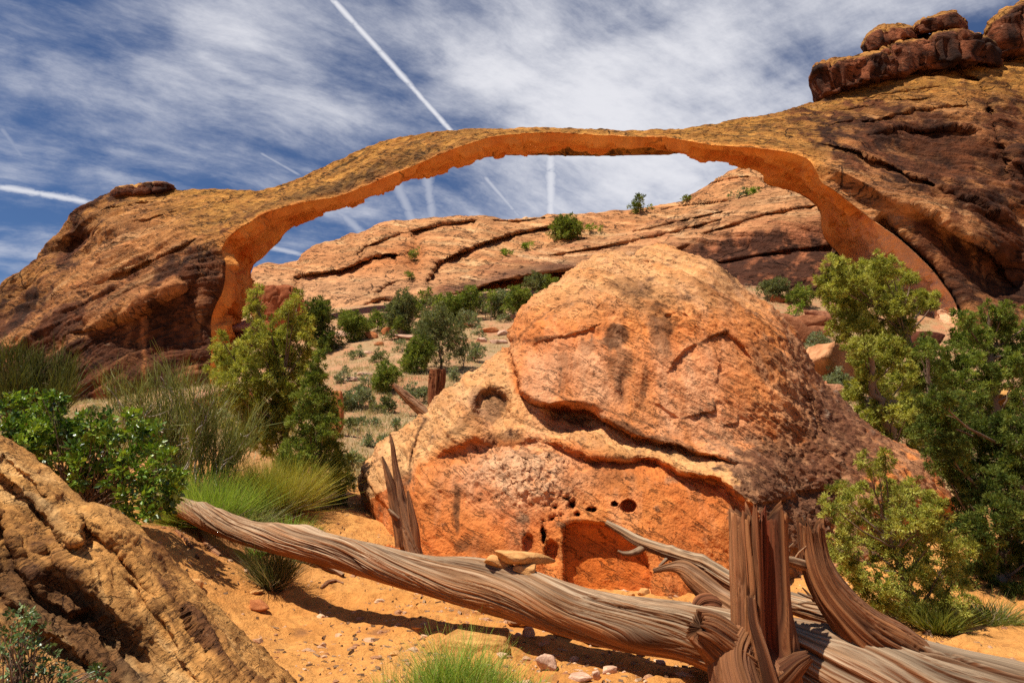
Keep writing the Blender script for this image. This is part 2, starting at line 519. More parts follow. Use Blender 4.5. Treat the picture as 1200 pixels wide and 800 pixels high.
def build_ground():
    az = np.concatenate([np.linspace(-180, -52, 60, endpoint=False), np.linspace(-52, 52, 900), np.linspace(52, 180, 60)[1:-1]])
    az = np.radians(az)
    r = np.concatenate([np.geomspace(.4, 3.6, 24, endpoint=False), np.geomspace(3.6, 12, 420, endpoint=False), np.geomspace(12, 130, 300, endpoint=False), np.geomspace(130, 6000, 40)])
    A, Rr = np.meshgrid(az, r, indexing='ij')
    x = np.sin(A) * Rr; y = np.cos(A) * Rr
    z = zg(x, y)
    z = np.where(Rr > 200, z * np.exp(-(Rr - 200) / 800) , z)
    G = np.stack([x, y, z], -1)
    q = np.stack([x, y, z * 0], -1)
    n1 = fbm(q, .5, 4, 31); n2 = fbm(q, 3.0, 4, 33); n3 = fbm(q, .12, 4, 37)
    sand = lerpc((.70, .345, .10), (.55, .215, .048), np.clip(.5 + .9 * n1 + .5 * n2, 0, 1))
    slope = lerpc((.46, .25, .13), (.40, .155, .07), np.clip(.5 + 1.2 * n3 + .4 * n1, 0, 1))
    slope = lerpc(slope, (.33, .235, .115), np.clip(.40 + 1.4 * n1 + .9 * n2, 0, .8))
    c = lerpc(sand, slope, sst(Rr, 10.5, 17))
    litter = np.clip(n2 * 2.6 + .6 * n1 - .75, 0, .7) * (1 - sst(Rr, 9, 14))
    c = lerpc(c, (.22, .10, .045), litter)
    dk = gau(x, y, -3.6, 8.4, 1.3, .9) * .6           # darker soil and painted-in hollow shade at the log's root end
    c = lerpc(c, (.26, .10, .045), dk)
    V = G.reshape(-1, 3)
    nA, nR = A.shape
    Fq = quads(nA, nR, wrap_u=True, flip=False)
    ctr = len(V); V = np.r_[V, [[0, 0, float(zg(np.array([0.]), np.array([0.]))[0])]]]
    col = np.r_[c.reshape(-1, 3), [[.6, .3, .08]]]
    i0 = np.arange(nA) * nR; i1 = (np.arange(nA) + 1) % nA * nR
    tri = np.stack([np.full(nA, ctr), i0, i1, i1], -1)
    Fq = Fq[:, ::-1]
    ob = mesh_obj('ground', V, Fq, M_GROUND, col)
    struct(ob); ob['label'] = 'orange sandy ground rising into a grassy slope'
    return ob


build_ground()

# ------------------------------------------------------------------ the natural arch
BAR = [  # lip pixel, skyline pixel, back-edge pixel, depths of lip, skyline, back edge
    ((243, 540), (-220, 640), (290, 540), 48, 51, 58),
    ((243, 470), (-200, 560), (290, 470), 49, 52, 58), ((246, 430), (-150, 470), (287, 430), 49, 54, 58),
    ((248, 400), (-70, 402), (283, 400), 49.5, 56, 58), ((247, 375), (0, 343), (279, 382), 50, 58, 58.5),
    ((252, 360), (40, 303), (278, 373), 50, 59, 59), ((261, 341), (75, 268), (287, 362), 50.3, 60, 59.3),
    ((265, 312), (105, 239), (292, 345), 50.8, 61, 59.5), ((260, 297), (138, 224), (293, 327), 51, 61.5, 60),
    ((263, 285), (190, 222), (296, 312), 51.3, 61, 60), ((275, 271), (245, 222), (309, 302), 51.8, 60, 60),
    ((292, 261), (303, 224), (324, 286), 52.2, 58, 60), ((316, 248), (340, 215), (340, 268), 52.8, 57.5, 60.2),
    ((362, 236.5), (372, 200), (370, 247), 53.5, 57.5, 60.4), ((400, 229), (402, 185), (400, 238.5), 54, 57.5, 60.5),
    ((461, 203.5), (460, 163), (461, 214), 54.6, 57.5, 60.6), ((545, 170), (540, 152.5), (545, 189), 55, 57, 60.6),
    ((589, 158.5), (589, 151.5), (589, 182), 55, 56.5, 60.4), ((643, 155.5), (643, 150.5), (643, 177.5), 54.6, 56, 60),
    ((697, 158.5), (697, 151.5), (697, 174), 54, 55.5, 59.5), ((770, 161), (768, 153), (770, 170.5), 52.8, 55, 58.5),
    ((800, 164), (805, 151), (800, 176), 52, 55, 58.4), ((830, 169), (850, 143), (841, 187), 51, 55.5, 58.6),
    ((901, 175.5), (908, 133), (888, 201), 49.5, 56.5, 59.2), ((943, 185), (955, 120), (897, 215), 48.6, 58, 60),
    ((956, 200), (1005, 103), (912, 220), 48.2, 60, 60.4), ((963, 214), (1060, 88), (928, 224), 48, 62, 60.8),
    ((980, 225), (1130, 72), (945, 232), 47.5, 64, 61), ((1016, 253), (1200, 62), (960, 244), 46.4, 65, 61.3),
    ((1036, 268), (1290, 66), (961, 262), 45.8, 65, 61.4), ((1056, 282), (1390, 110), (965, 278), 45.2, 63, 61.5),
    ((1087, 311), (1450, 210), (984, 301), 44.4, 59, 61.6), ((1104, 332), (1480, 320), (1000, 330), 43.8, 54, 61.6),
    ((1121, 360), (1500, 430), (1025, 372), 43.2, 50, 61.6), ((1124, 410), (1500, 540), (1040, 420), 42.6, 46, 61.5),
    ((1124, 480), (1480, 660), (1050, 490), 42, 42, 61.5), ((1124, 540), (1460, 740), (1050, 550), 42, 40, 61.5)]


def strata(p, tilt, freq, seed, warp=1.2):
    """layered noise: beds dipping by tilt degrees about y, warped"""
    c, s = math.cos(math.radians(tilt)), math.sin(math.radians(tilt))
    w = fbm(p, .07, 3, seed + 50) * warp * 3
    u = p[..., 0] * c + p[..., 2] * s; v = -p[..., 0] * s + p[..., 2] * c + w
    q = np.stack([u * freq * .08, p[..., 1] * freq * .10, v * freq], -1)
    return q


def build_arch():
    n, nf, nt, nbk, nu_ = 1050, 300, 24, 40, 100
    T = np.array([[*a, *o, *i, d, e, f] for a, o, i, d, e, f in BAR], float)
    step = .55 * np.linalg.norm(np.diff(T[:, 0:2], axis=0), axis=1) + .45 * np.linalg.norm(np.diff(T[:, 2:4], axis=0), axis=1)
    cum = np.r_[0, np.cumsum(step)]
    ts = np.interp(np.linspace(0, cum[-1], n), cum, np.arange(len(T)))
    S = spline(T, ts)
    jag = fbm(np.stack([np.arange(n) * .02, ts * 0, ts * 0], -1), 1.0, 5, 4, .6)[:, None]
    lip, sky, bk = S[:, 0:2].copy(), S[:, 2:4].copy(), S[:, 4:6].copy()
    jg2 = fbm(np.stack([np.arange(n) * .045, ts * 0 + 9, ts * 0], -1), 1.0, 4, 6, .65)[:, None]
    bk += jag * 1.4 + jg2 * .3; lip += jag[::-1] * 2.0 + jg2[::-1] * 1.6; sky = sky + jg2 * 1.2
    yl, ys, yb = S[:, 6], S[:, 7], S[:, 8]
    u = np.linspace(0, 1, nf)
    fx = lip[:, None, 0] + (sky - lip)[:, None, 0] * u; fy = lip[:, None, 1] + (sky - lip)[:, None, 1] * u
    span = np.linalg.norm(sky - lip, axis=1)          # px height of the front face
    big = sst(span, 45, 220)[:, None]
    e = 1.15 + .75 * big
    Y = yl[:, None] + (ys - yl)[:, None] * u[None, :] ** e - big * 1.5 * np.sin(np.pi * u[None, :]) ** .8 * (1 - .5 * u)
    # --- carved forms of the front faces, by photo position, pushed in depth (metres, + = away)
    def crest(poly, w, a, wl=None):
        nonlocal Y
        d, s, t = pld(fx, fy, poly)
        k = sst(t, 0, .08) * (1 - sst(t, .92, 1.0)) if True else 1
        ww = np.where(s > 0, w, wl or w)
        Y = Y - a * np.exp(-(d / ww) ** 2) * k * big
    Y = Y + 4.0 * gau(fx, fy, 92, 292, 36, 22, -42) * big + 1.6 * gau(fx, fy, 25, 350, 34, 18, -45) * big
    crest([(140, 258), (118, 290), (92, 325), (60, 362), (15, 405)], 9, 1.1, 26)
    crest([(75, 285), (105, 268), (125, 262)], 7, .5, 10)
    crest([(215, 330), (170, 350), (120, 375), (72, 404)], 7, .8, 22)
    crest([(235, 305), (190, 322), (140, 350), (95, 380)], 7, .4, 16)
    Y = Y + 1.2 * gau(fx, fy, 170, 400, 70, 34, -8) * big
    # right buttress: slanting step below a bright ledge, dark hollow above it, long joint
    crest([(885, 168), (945, 180), (1000, 205), (1050, 232), (1092, 252), (1130, 275), (1175, 320)], 10, 1.3, 26)
    crest([(860, 160), (940, 165), (1010, 190), (1070, 214), (1130, 238), (1200, 262)], 8, .8, 20)
    Y = Y + 2.4 * gau(fx, fy, 1082, 176, 95, 30, 14) * big
    Y = Y + 2.2 * gau(fx, fy, 1175, 330, 60, 34, 40) * big
    d, s, t = pld(fx, fy, [(1118, 84), (1146, 96), (1156, 112), (1162, 140), (1172, 172), (1182, 182)])
    Y = Y + np.where(s < 0, -1.0, 1.0) * .5 * np.exp(-(d / 16)) + 1.3 * np.exp(-(d / 2.6) ** 2)
    d, s, t = pld(fx, fy, [(1034, 262), (1058, 284), (1090, 314), (1108, 340), (1126, 372)])
    Y = Y + 1.5 * np.exp(-(d / 6) ** 2) * (u[None, :] > .0)
    crest([(1180, 190), (1230, 200), (1300, 210)], 22, 1.5)
    for poly, h, w_, fall in (([(945, 152), (1010, 142), (1080, 130), (1150, 122)], 1.3, 1.0, 10), ([(880, 152), (940, 162), (1000, 178), (1060, 202), (1130, 232), (1200, 264)], 1.6, 1.2, 14), ([(990, 120), (1050, 110), (1112, 101)], .9, .9, 7),
                              ([(915, 140), (980, 130), (1050, 119), (1100, 114)], 1.0, .9, 8), ([(1010, 160), (1060, 152), (1120, 150), (1155, 158)], 1.4, 1.0, 14), ([(1060, 235), (1110, 262), (1160, 300), (1200, 345)], 1.6, 1.3, 16),
                              ([(150, 262), (200, 250), (250, 240)], .6, 1.0, 8), ([(120, 330), (180, 305), (240, 275)], .9, 1.2, 12), ([(60, 400), (140, 372), (200, 345), (250, 318)], 1.0, 1.2, 14), ([(110, 250), (150, 240), (200, 232)], .8, 1., 9)):
        wq = np.stack([fx, fy, 0 * fx], -1)
        d, s, t = pld(fx + 7 * fbm(wq, .03, 4, 2), fy + 7 * fbm(wq, .03, 4, 9), poly)
        Y = Y + h * sst(d * s, -w_, w_) * np.exp(-np.maximum(d * s, 0) / fall) * sst(t, 0, .2) * (1 - sst(t, .75, 1)) * (d < 120) * big
    front = P(fx, fy, Y)
    # top, back, underside close the loop
    O = front[:, -1]; Ob = O + np.stack([np.zeros(n), 2.5 + 7 * big[:, 0], -(.5 + 4.0 * big[:, 0])], -1)
    Ib = P(bk[:, 0], bk[:, 1], yb)
    Ob[:, 1] = np.maximum(Ob[:, 1], yb + .5); If = front[:, 0]
    tt = np.linspace(0, 1, nt + 2)[1:-1]
    top = O[:, None] + (Ob - O)[:, None] * tt[None, :, None]
    top[..., 2] += .35 * np.sin(np.pi * tt)[None] * (.4 + big)
    tb = np.linspace(0, 1, nbk)
    back = Ob[:, None] + (Ib - Ob)[:, None] * tb[None, :, None]
    back[..., 1] += (1.5 * big) * np.sin(np.pi * tb)[None]
    tu = np.linspace(0, 1, nu_ + 2)[1:-1]
    und = Ib[:, None] + (If - Ib)[:, None] * tu[None, :, None]
    # concave soffit
    cen = np.array([4.0, 55.0, 8.0])
    out = und - cen; out[..., 1] = 0; out /= np.linalg.norm(out, axis=-1, keepdims=True)
    und = und + out * (.9 * np.sin(np.pi * tu) ** .7)[None, :, None] * sst(np.linalg.norm(If - Ib, axis=1), 5, 14)[:, None, None]
    G = np.concatenate([front, top, back, und], 1)
    m = G.shape[1]
    N = gridnormals(G, False, True)
    kf = np.r_[np.zeros(nf), np.zeros(nt), np.zeros(nbk), np.ones(nu_)][None, :]       # soffit mask
    ku = np.r_[u, np.ones(nt), np.linspace(1, 0, nbk), np.zeros(nu_)][None, :]
    kfull = np.repeat(big, m, 1)
    amp = np.where(kf > .5, .45, .22 + .78 * kfull)
    thin = (.25 + .75 * kfull)
    L1 = fbm(G, .13, 3, 1) * .9 * kfull
    right = sst(G[..., 0], -5, 15)
    q = strata(G, -20, 1.0, 7); q2 = strata(G, 24, 1.0, 8)
    bed = np.where(right > .5, fbm(q, 1.1, 5, 12, .6), fbm(q2, 1.1, 5, 13, .6))
    bed2 = np.where(right > .5, fbm(q, .45, 3, 14, .55, ridged=True), fbm(q2, .45, 3, 15, .55, ridged=True))
    small = fbm(G, 1.3, 4, 16, .6)
    disp = L1 + thin * (bed * .60 + (bed2 - .3) * .60) * (1 - .75 * kf) * (1 - .75 * right * (1 - sst(ku, .05, .38))) + small * .22 * (1 - .5 * kf) + kf * .25 * fbm(G, .35, 4, 18)
    # spalled steps on the soffit
    sp = fbm(G * np.array([.5, 1, 1]), .22, 4, 19)
    sp2 = fbm(G * np.array([.8, .5, 1]), .5, 4, 20)
    kb = sst(np.r_[np.zeros(nf + nt + nbk), tu][None, :], .02, .30)
    disp = disp - kf * (1 - kb) * small * .1 + kf * kb * (.55 * sst(sp, -.03, .03) + .30 * sst(sp2, .02, .06) + .22 * fbm(G, 1.4, 4, 21, .6))
    edge = np.minimum(1, np.r_[np.linspace(0, 1, nf) * 40, np.ones(nt + nbk), np.minimum(np.linspace(0, 1, nu_), np.linspace(1, 0, nu_)) * 14][None, :])
    G2 = G - N * 0
    G2 = G + N * (disp * edge)[..., None] * (-1 if np.mean(N[:, nf // 2, 1]) > 0 else 1)
    # ---------------- colours
    fxx, fyy = pix(G)
    tan = lerpc((.53, .24, .078), (.36, .125, .040), np.clip(.5 + 1.2 * bed, 0, 1))
    stripe = fbm(np.where((right > .5)[..., None], q, q2), 2.1, 4, 22, .6)
    tan = lerpc(tan, (.24, .12, .06), np.clip(stripe * 2.2 - .15, 0, .8))
    tan = lerpc(tan, (.64, .39, .18), np.clip(-stripe * 2.4 - .3, 0, .6))
    gold = lerpc((.50, .235, .045), (.30, .115, .022), np.clip(.5 + 1.5 * small, 0, 1))
    tiny = fbm(G, 3.2, 3, 23, .65)
    gold = lerpc(gold, (.11, .06, .02), np.clip(stripe * 2.6 + tiny * 1.6 - .2, 0, .85))
    tan = lerpc(tan, (.12, .05, .025), np.clip(tiny * 2.2 + .6 * stripe - .35, 0, .7))
    ntop = gau(fxx, fyy, 0, 0, 1, 1) * 0
    topm = np.clip(1.25 * sst(ku + .10 * stripe, .62, .95) * (.45 + .55 * (1 - kfull)) , 0, 1)
    topm = np.maximum(topm, sst(ku + .12 * small, .52, .80) * right)
    topm = np.maximum(topm, (1 - kfull) * .9) * (1 - kf)
    c = lerpc(tan, gold, topm)
    # desert varnish: black-brown curtains on the steep faces
    vq = np.stack([G[..., 0] * .55, G[..., 1] * .55, G[..., 2] * .05], -1)
    cur = fbm(vq, 1.0, 5, 24, .65); blot = fbm(G, .28, 5, 26, .6)
    lineL = np.interp(fxx, [-200, 0, 60, 110, 150, 200, 240, 290], [330, 340, 330, 345, 330, 300, 285, 262])
    vl = sst(fyy - lineL, -35, 45) * (1 - right) * .85
    vl = np.maximum(vl, .95 * gau(fxx, fyy, 92, 292, 52, 30, -42) * (1 - right))  # shade of the carved hollow painted in with the varnish
    vl = np.maximum(vl, .8 * gau(fxx, fyy, 120, 232, 36, 13, -25) * (1 - right))
    for poly, w in (([(142, 256), (118, 290), (92, 325), (60, 362), (15, 405)], 11), ([(215, 332), (170, 352), (120, 377), (72, 406)], 8)):
        d, s, t = pld(fxx, fyy, poly); vl = vl * (1 - .85 * np.exp(-(d / w) ** 2))  # lit crests painted paler
    vr = np.zeros_like(vl)
    for a in ((1085, 180, 115, 40, 14, 1.0), (1175, 190, 70, 60, 20, .9), (1190, 330, 90, 80, 20, .9), (1010, 160, 70, 16, 8, .75), (1120, 300, 60, 30, 42, .85), (1150, 240, 60, 30, 25, .8), (1040, 225, 50, 16, 28, .5)):
        vr = np.maximum(vr, a[5] * gau(fxx, fyy, *a[:5]) ** .7)
    for poly, w in (([(895, 172), (950, 182), (1000, 207), (1050, 234), (1092, 254), (1130, 278)], 9),):
        d, s, t = pld(fxx, fyy, poly); vr = vr * (1 - .7 * np.exp(-(d / w) ** 2))
    vr = vr * sst(right, .3, .9)
    v = np.maximum(vl, vr) * (1 - kf)
    vm = sst(v * 1.25 + cur * 2.2 + blot * .4 + .7 * small, .35, .95) * sst(v, .05, .3)
    vcol = lerpc((.026, .010, .006), (.13, .040, .014), np.clip(.4 + 1.8 * blot + 1.2 * small, 0, 1))
    c = lerpc(c, lerpc(c * .55, (.20, .068, .026), .6), np.clip(v * 1.2, 0, 1) * .85)
    c = lerpc(c, vcol, vm * .93)
    # streak of rust down the left face
    st = gau(fxx, 0 * fyy, 171, 0, 2.2, 1) * sst(fyy, 335, 360) * (1 - right) * (1 - kf)
    c = lerpc(c, (.42, .15, .05), st * .8)
    # dark drips and lichen under the rim of the span
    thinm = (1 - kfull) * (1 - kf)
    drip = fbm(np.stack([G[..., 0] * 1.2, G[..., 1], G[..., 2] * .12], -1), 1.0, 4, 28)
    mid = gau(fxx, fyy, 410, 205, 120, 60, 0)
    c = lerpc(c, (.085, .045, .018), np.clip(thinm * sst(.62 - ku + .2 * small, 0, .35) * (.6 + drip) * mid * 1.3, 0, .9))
    # fresh orange soffit with brown streaks
    fr = lerpc((.86, .345, .075), (.74, .23, .045), np.clip(.5 + 1.6 * fbm(G, .5, 4, 30), 0, 1))
    fr = lerpc(fr, (.20, .06, .02), np.clip(fbm(np.stack([G[..., 0] * .5, G[..., 1] * .08, G[..., 2] * .5], -1), 1.2, 4, 29) * 2.4 - .7, 0, .55))
    vs = fbm(np.stack([G[..., 0] * 1.1, G[..., 1] * .06, G[..., 0] * 0], -1), 1.0, 5, 34, .65)
    fr = lerpc(fr, (.15, .05, .02), np.clip(vs * 2.6 - .35, 0, .75) * gau(fxx, 0 * fyy, 670, 0, 130, 1))
    pale = sst(fxx, 985, 1040) * sst(fyy, 225, 300)
    fr = lerpc(fr, (.78, .45, .26), pale * .85)  # sunlit right end of the soffit put into the colour as a paler tone
    c = lerpc(c, fr, kf)
    lipblend = np.exp(-(ku / .05)) * (1 - kf) * (1 - kfull)
    c = lerpc(c, fr, np.clip(lipblend, 0, 1))
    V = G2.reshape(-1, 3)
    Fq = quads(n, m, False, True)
    if np.mean(N[:, nf // 2, 1]) > 0:
        Fq = Fq[:, ::-1]
    return V, Fq, c.reshape(-1, 3), (kf > .5).repeat(n, 0).ravel()


arch_base = on_ground(520, 360, 55)
arch = empty('natural_arch', arch_base, 'long thin sandstone arch spanning the whole picture between two dark varnished buttresses', 'rock arch')
_V, _F, _C, _K = build_arch()
_ar = mesh_obj('arch_rock', local(_V, arch_base), _F, M_ARCH, _C, arch)
_ar.data.materials.append(M_SOFFIT)                 # the freshly spalled underside
_ar.data.polygons.foreach_set('material_index', (_K[_F].sum(1) >= 3).astype(np.int32))


def ledge(name, topl, botl, y0, depth, mat, base, parent, cfun, n=160, nv=46, dsp=.5, freq=.6, seed=0):
    """a rock bed traced by its upper and lower edge; real thickness `depth`; rounded nose"""
    T = resample(topl, n, slice(0, 2)); B = resample(botl, n, slice(0, 2))
    ang = np.linspace(0, 2 * np.pi, nv, endpoint=False)
    mid = (T + B) / 2; half = (T - B) / 2
    endr = np.sqrt(np.clip(1 - np.linspace(-1, 1, n) ** 6, 0.02, 1))
    ca, sa = np.cos(ang), np.sin(ang)
    up = np.sign(ca) * np.abs(ca) ** .34; fw = np.sign(sa) * np.abs(sa) ** .34
    px = mid[:, None, 0] + half[:, None, 0] * up; py = mid[:, None, 1] + half[:, None, 1] * up
    Y = np.broadcast_to(np.asarray(y0, float), (n,))[:, None] + depth * .5 * (1 - fw) * endr[:, None] + depth * .5 * (1 - endr)[:, None]
    G = P(px, py, Y)
    N = gridnormals(G, False, True)
    c0 = G.mean((0, 1)); sgn = 1 if np.mean(np.sum(N * (G - c0), -1)) > 0 else -1
    lay = fbm(G * np.array([.25, .25, 1.6]), freq, 4, seed, .6); lum = fbm(G, freq * .5, 3, seed + 3)
    brk = np.exp(-(fbm(G * np.array([.55, .3, .12]), freq, 3, seed + 5) / .05) ** 2); bedl = np.exp(-(fbm(G * np.array([.06, .06, .9]), freq * 1.4, 3, seed + 7) / .06) ** 2)
    lay = lay + .25 * fbm(G, freq * 3.2, 3, seed + 9)
    G = G + sgn * N * (dsp * (.8 * lay + 1.0 * lum - .8 * brk - .9 * bedl) * (.3 + .7 * endr[:, None]))[..., None]
    c = cfun(G, up[None] + 0 * px, fw[None] + 0 * px, lay, lum)
    V = G.reshape(-1, 3); Fq = quads(n, nv, False, True)
    e0 = len(V); V = np.r_[V, G[0].mean(0)[None], G[-1].mean(0)[None]]
    j = np.arange(nv); j1 = (j + 1) % nv; b0 = (n - 1) * nv
    Fq = np.r_[Fq, np.stack([np.full(nv, e0), j1, j, j], -1)[:, [0, 1, 2, 3]], np.stack([np.full(nv, e0 + 1), b0 + j, b0 + j1, b0 + j1], -1)]
    c = np.r_[c.reshape(-1, 3), c[0].mean(0)[None], c[-1].mean(0)[None]]
    if sgn < 0:
        Fq = Fq[:, ::-1]
    # drop degenerate quads into triangles by keeping repeated index out
    deg = (Fq[:, 2] == Fq[:, 3]) | (Fq[:, 0] == Fq[:, 1])
    Fq = Fq[~deg]
    return mesh_obj(name, local(V, base), Fq, mat, c, parent)


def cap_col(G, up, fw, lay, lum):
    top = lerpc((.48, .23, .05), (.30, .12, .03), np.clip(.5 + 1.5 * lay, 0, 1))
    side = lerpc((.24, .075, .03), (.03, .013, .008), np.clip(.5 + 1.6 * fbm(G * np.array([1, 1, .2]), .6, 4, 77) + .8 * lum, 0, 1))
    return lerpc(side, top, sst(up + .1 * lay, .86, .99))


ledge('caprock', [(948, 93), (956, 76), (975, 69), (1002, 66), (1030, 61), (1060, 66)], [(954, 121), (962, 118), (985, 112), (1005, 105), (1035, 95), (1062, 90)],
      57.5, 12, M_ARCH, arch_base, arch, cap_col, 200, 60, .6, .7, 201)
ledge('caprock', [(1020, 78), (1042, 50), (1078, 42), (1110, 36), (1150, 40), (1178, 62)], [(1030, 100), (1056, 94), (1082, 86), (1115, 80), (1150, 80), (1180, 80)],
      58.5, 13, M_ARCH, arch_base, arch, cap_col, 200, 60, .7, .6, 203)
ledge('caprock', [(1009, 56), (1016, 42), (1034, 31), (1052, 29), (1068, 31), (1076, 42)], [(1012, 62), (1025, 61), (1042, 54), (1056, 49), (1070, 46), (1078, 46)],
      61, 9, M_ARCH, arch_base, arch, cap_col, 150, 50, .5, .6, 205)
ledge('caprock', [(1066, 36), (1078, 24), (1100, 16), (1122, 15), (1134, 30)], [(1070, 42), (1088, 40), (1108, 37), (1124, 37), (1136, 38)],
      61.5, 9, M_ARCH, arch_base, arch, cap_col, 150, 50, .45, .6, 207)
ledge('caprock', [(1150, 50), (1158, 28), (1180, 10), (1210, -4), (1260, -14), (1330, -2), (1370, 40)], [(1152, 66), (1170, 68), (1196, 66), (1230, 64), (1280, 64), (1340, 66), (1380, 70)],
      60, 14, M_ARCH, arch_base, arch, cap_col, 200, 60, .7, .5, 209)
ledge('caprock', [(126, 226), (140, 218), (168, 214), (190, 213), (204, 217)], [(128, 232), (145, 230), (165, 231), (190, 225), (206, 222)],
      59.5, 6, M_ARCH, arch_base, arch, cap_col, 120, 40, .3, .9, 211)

# ------------------------------------------------------------------ sandstone ridges behind the arch
def undercut(fx, fy, Y, poly, h, w, fall, e=.06):
    """everything just below the line lies deeper by h (a bed that sticks out and throws a shadow)"""
    d, s, t = pld(fx, fy, poly); sd = d * s
    return Y + h * sst(sd, -w, w) * np.exp(-np.maximum(sd, 0) / fall) * sst(t, 0, e) * (1 - sst(t, 1 - e, 1)) * (d < 200)


def curtain(topl, bot, n, m, yfun, nback, backvec):
    T = resample(topl, n, slice(0, 2))
    v = np.linspace(0, 1, m)[None, :] ** 1.25
    b_ = np.interp(T[:, 0], [q[0] for q in bot], [q[1] for q in bot])
    jag = fbm(np.stack([T[:, 0] * .05, T[:, 0] * 0, T[:, 0] * 0], -1), 1., 4, 3) * 2.0
    fx = np.repeat(T[:, :1], m, 1); fy = T[:, 1:2] + jag[:, None] * (1 - v) ** 8 + (b_ - T[:, 1])[:, None] * v
    Y = yfun(fx, fy, v + 0 * fx, T)
    front = P(fx, fy, Y)
    k = np.linspace(0, 1, nback + 1)[1:][::-1]
    bk = front[:, :1] + np.asarray(backvec)[None, None] * np.stack([k, k, k ** 1.6], -1)[None]
    return np.concatenate([bk, front], 1), fx, fy, v + 0 * fx, nback


def build_far_ridge():
    top = [(-700, 420), (-300, 380), (0, 360), (200, 345), (280, 335), (300, 312), (330, 309), (350, 306), (358, 294), (376, 286), (420, 274), (450, 261), (500, 257), (555, 253), (600, 257), (640, 253),
           (700, 250), (738, 248), (765, 243), (800, 236), (830, 216), (858, 201), (890, 196), (930, 200), (990, 215), (1080, 225), (1250, 235), (1500, 300), (1900, 420)]

    def yf(fx, fy, v, T):
        Y = 112 - 46 * v ** .75 + .9 * fbm(np.stack([fx * .02, fy * .04, fx * 0], -1), 1., 3, 61) * 3
        Y = Y + np.interp(fx, [-700, 300, 340, 800, 1000], [0, 0, 0, 0, -6])
        Y = undercut(fx, fy, Y, [(340, 326), (362, 321), (398, 317), (412, 312), (432, 302), (452, 298), (468, 299)], 4.5, 1.2, 22)
        Y = undercut(fx, fy, Y, [(424, 304), (420, 298), (428, 289), (450, 281), (480, 271)], 2.2, 1.0, 8)
        Y = undercut(fx, fy, Y, [(480, 272), (520, 262), (560, 258)], 4.0, 1.5, 18)
        Y = Y + 3.5 * gau(fx, fy, 486, 300, 9, 24, 0)
        Y = undercut(fx, fy, Y, [(498, 336), (512, 310), (530, 300), (570, 284), (610, 272), (652, 264)], 4.5, 1.3, 16)
        Y = undercut(fx, fy, Y, [(440, 345), (452, 335), (468, 330)], 1.6, 1.0, 8)
        Y = undercut(fx, fy, Y, [(410, 370), (432, 356), (446, 349), (470, 352)], 2.4, 1.2, 10)
        Y = undercut(fx, fy, Y, [(575, 258), (610, 259), (640, 255)], 2.0, .8, 5)
        Y = undercut(fx, fy, Y, [(770, 247), (810, 240), (850, 236), (900, 232)], 1.5, .8, 6)
        Y = undercut(fx, fy, Y, [(800, 226), (840, 213), (880, 206)], 1.5, .8, 6)
        return Y
    G, fx, fy, v, nb = curtain(top, [(-700, 470), (300, 420), (600, 400), (1000, 420), (1900, 500)], 800, 240, yf, 24, (0, 40, -22))
    N = gridnormals(G); sg = 1 if N[400, nb + 100, 1] < 0 else -1; N = N * sg
    q = strata(G, -18, 1, 41)
    bed = fbm(q, .9, 5, 42, .6); rid = fbm(q, .35, 3, 43, ridged=True); sm = fbm(G, .9, 4, 44, .6)
    G2 = G + N * (bed * .55 + (rid - .3) * .55 + sm * .25)[..., None]
    fxx, fyy = pix(G)
    tan = lerpc((.58, .29, .115), (.42, .165, .06), np.clip(.5 + 1.3 * bed, 0, 1))
    tan = lerpc(tan, (.52, .26, .12), sst(fyy, 305, 345) * .8)
    tan = lerpc(tan, (.60, .40, .20), np.clip(-1.8 * bed - .1, 0, .6))
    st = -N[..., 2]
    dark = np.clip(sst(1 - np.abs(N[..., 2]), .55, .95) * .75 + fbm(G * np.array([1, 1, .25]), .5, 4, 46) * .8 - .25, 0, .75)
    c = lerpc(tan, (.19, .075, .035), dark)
    for a in ((470, 300, 22, 16, 0), (486, 302, 12, 26, 0), (440, 312, 30, 8, -15)):
        c = lerpc(c, (.50, .17, .05), gau(fxx, fyy, *a) * .6)
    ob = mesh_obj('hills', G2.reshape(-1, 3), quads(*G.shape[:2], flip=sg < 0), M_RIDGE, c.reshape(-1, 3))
    struct(ob); ob['label'] = 'layered tan sandstone ridge seen through the arch opening'


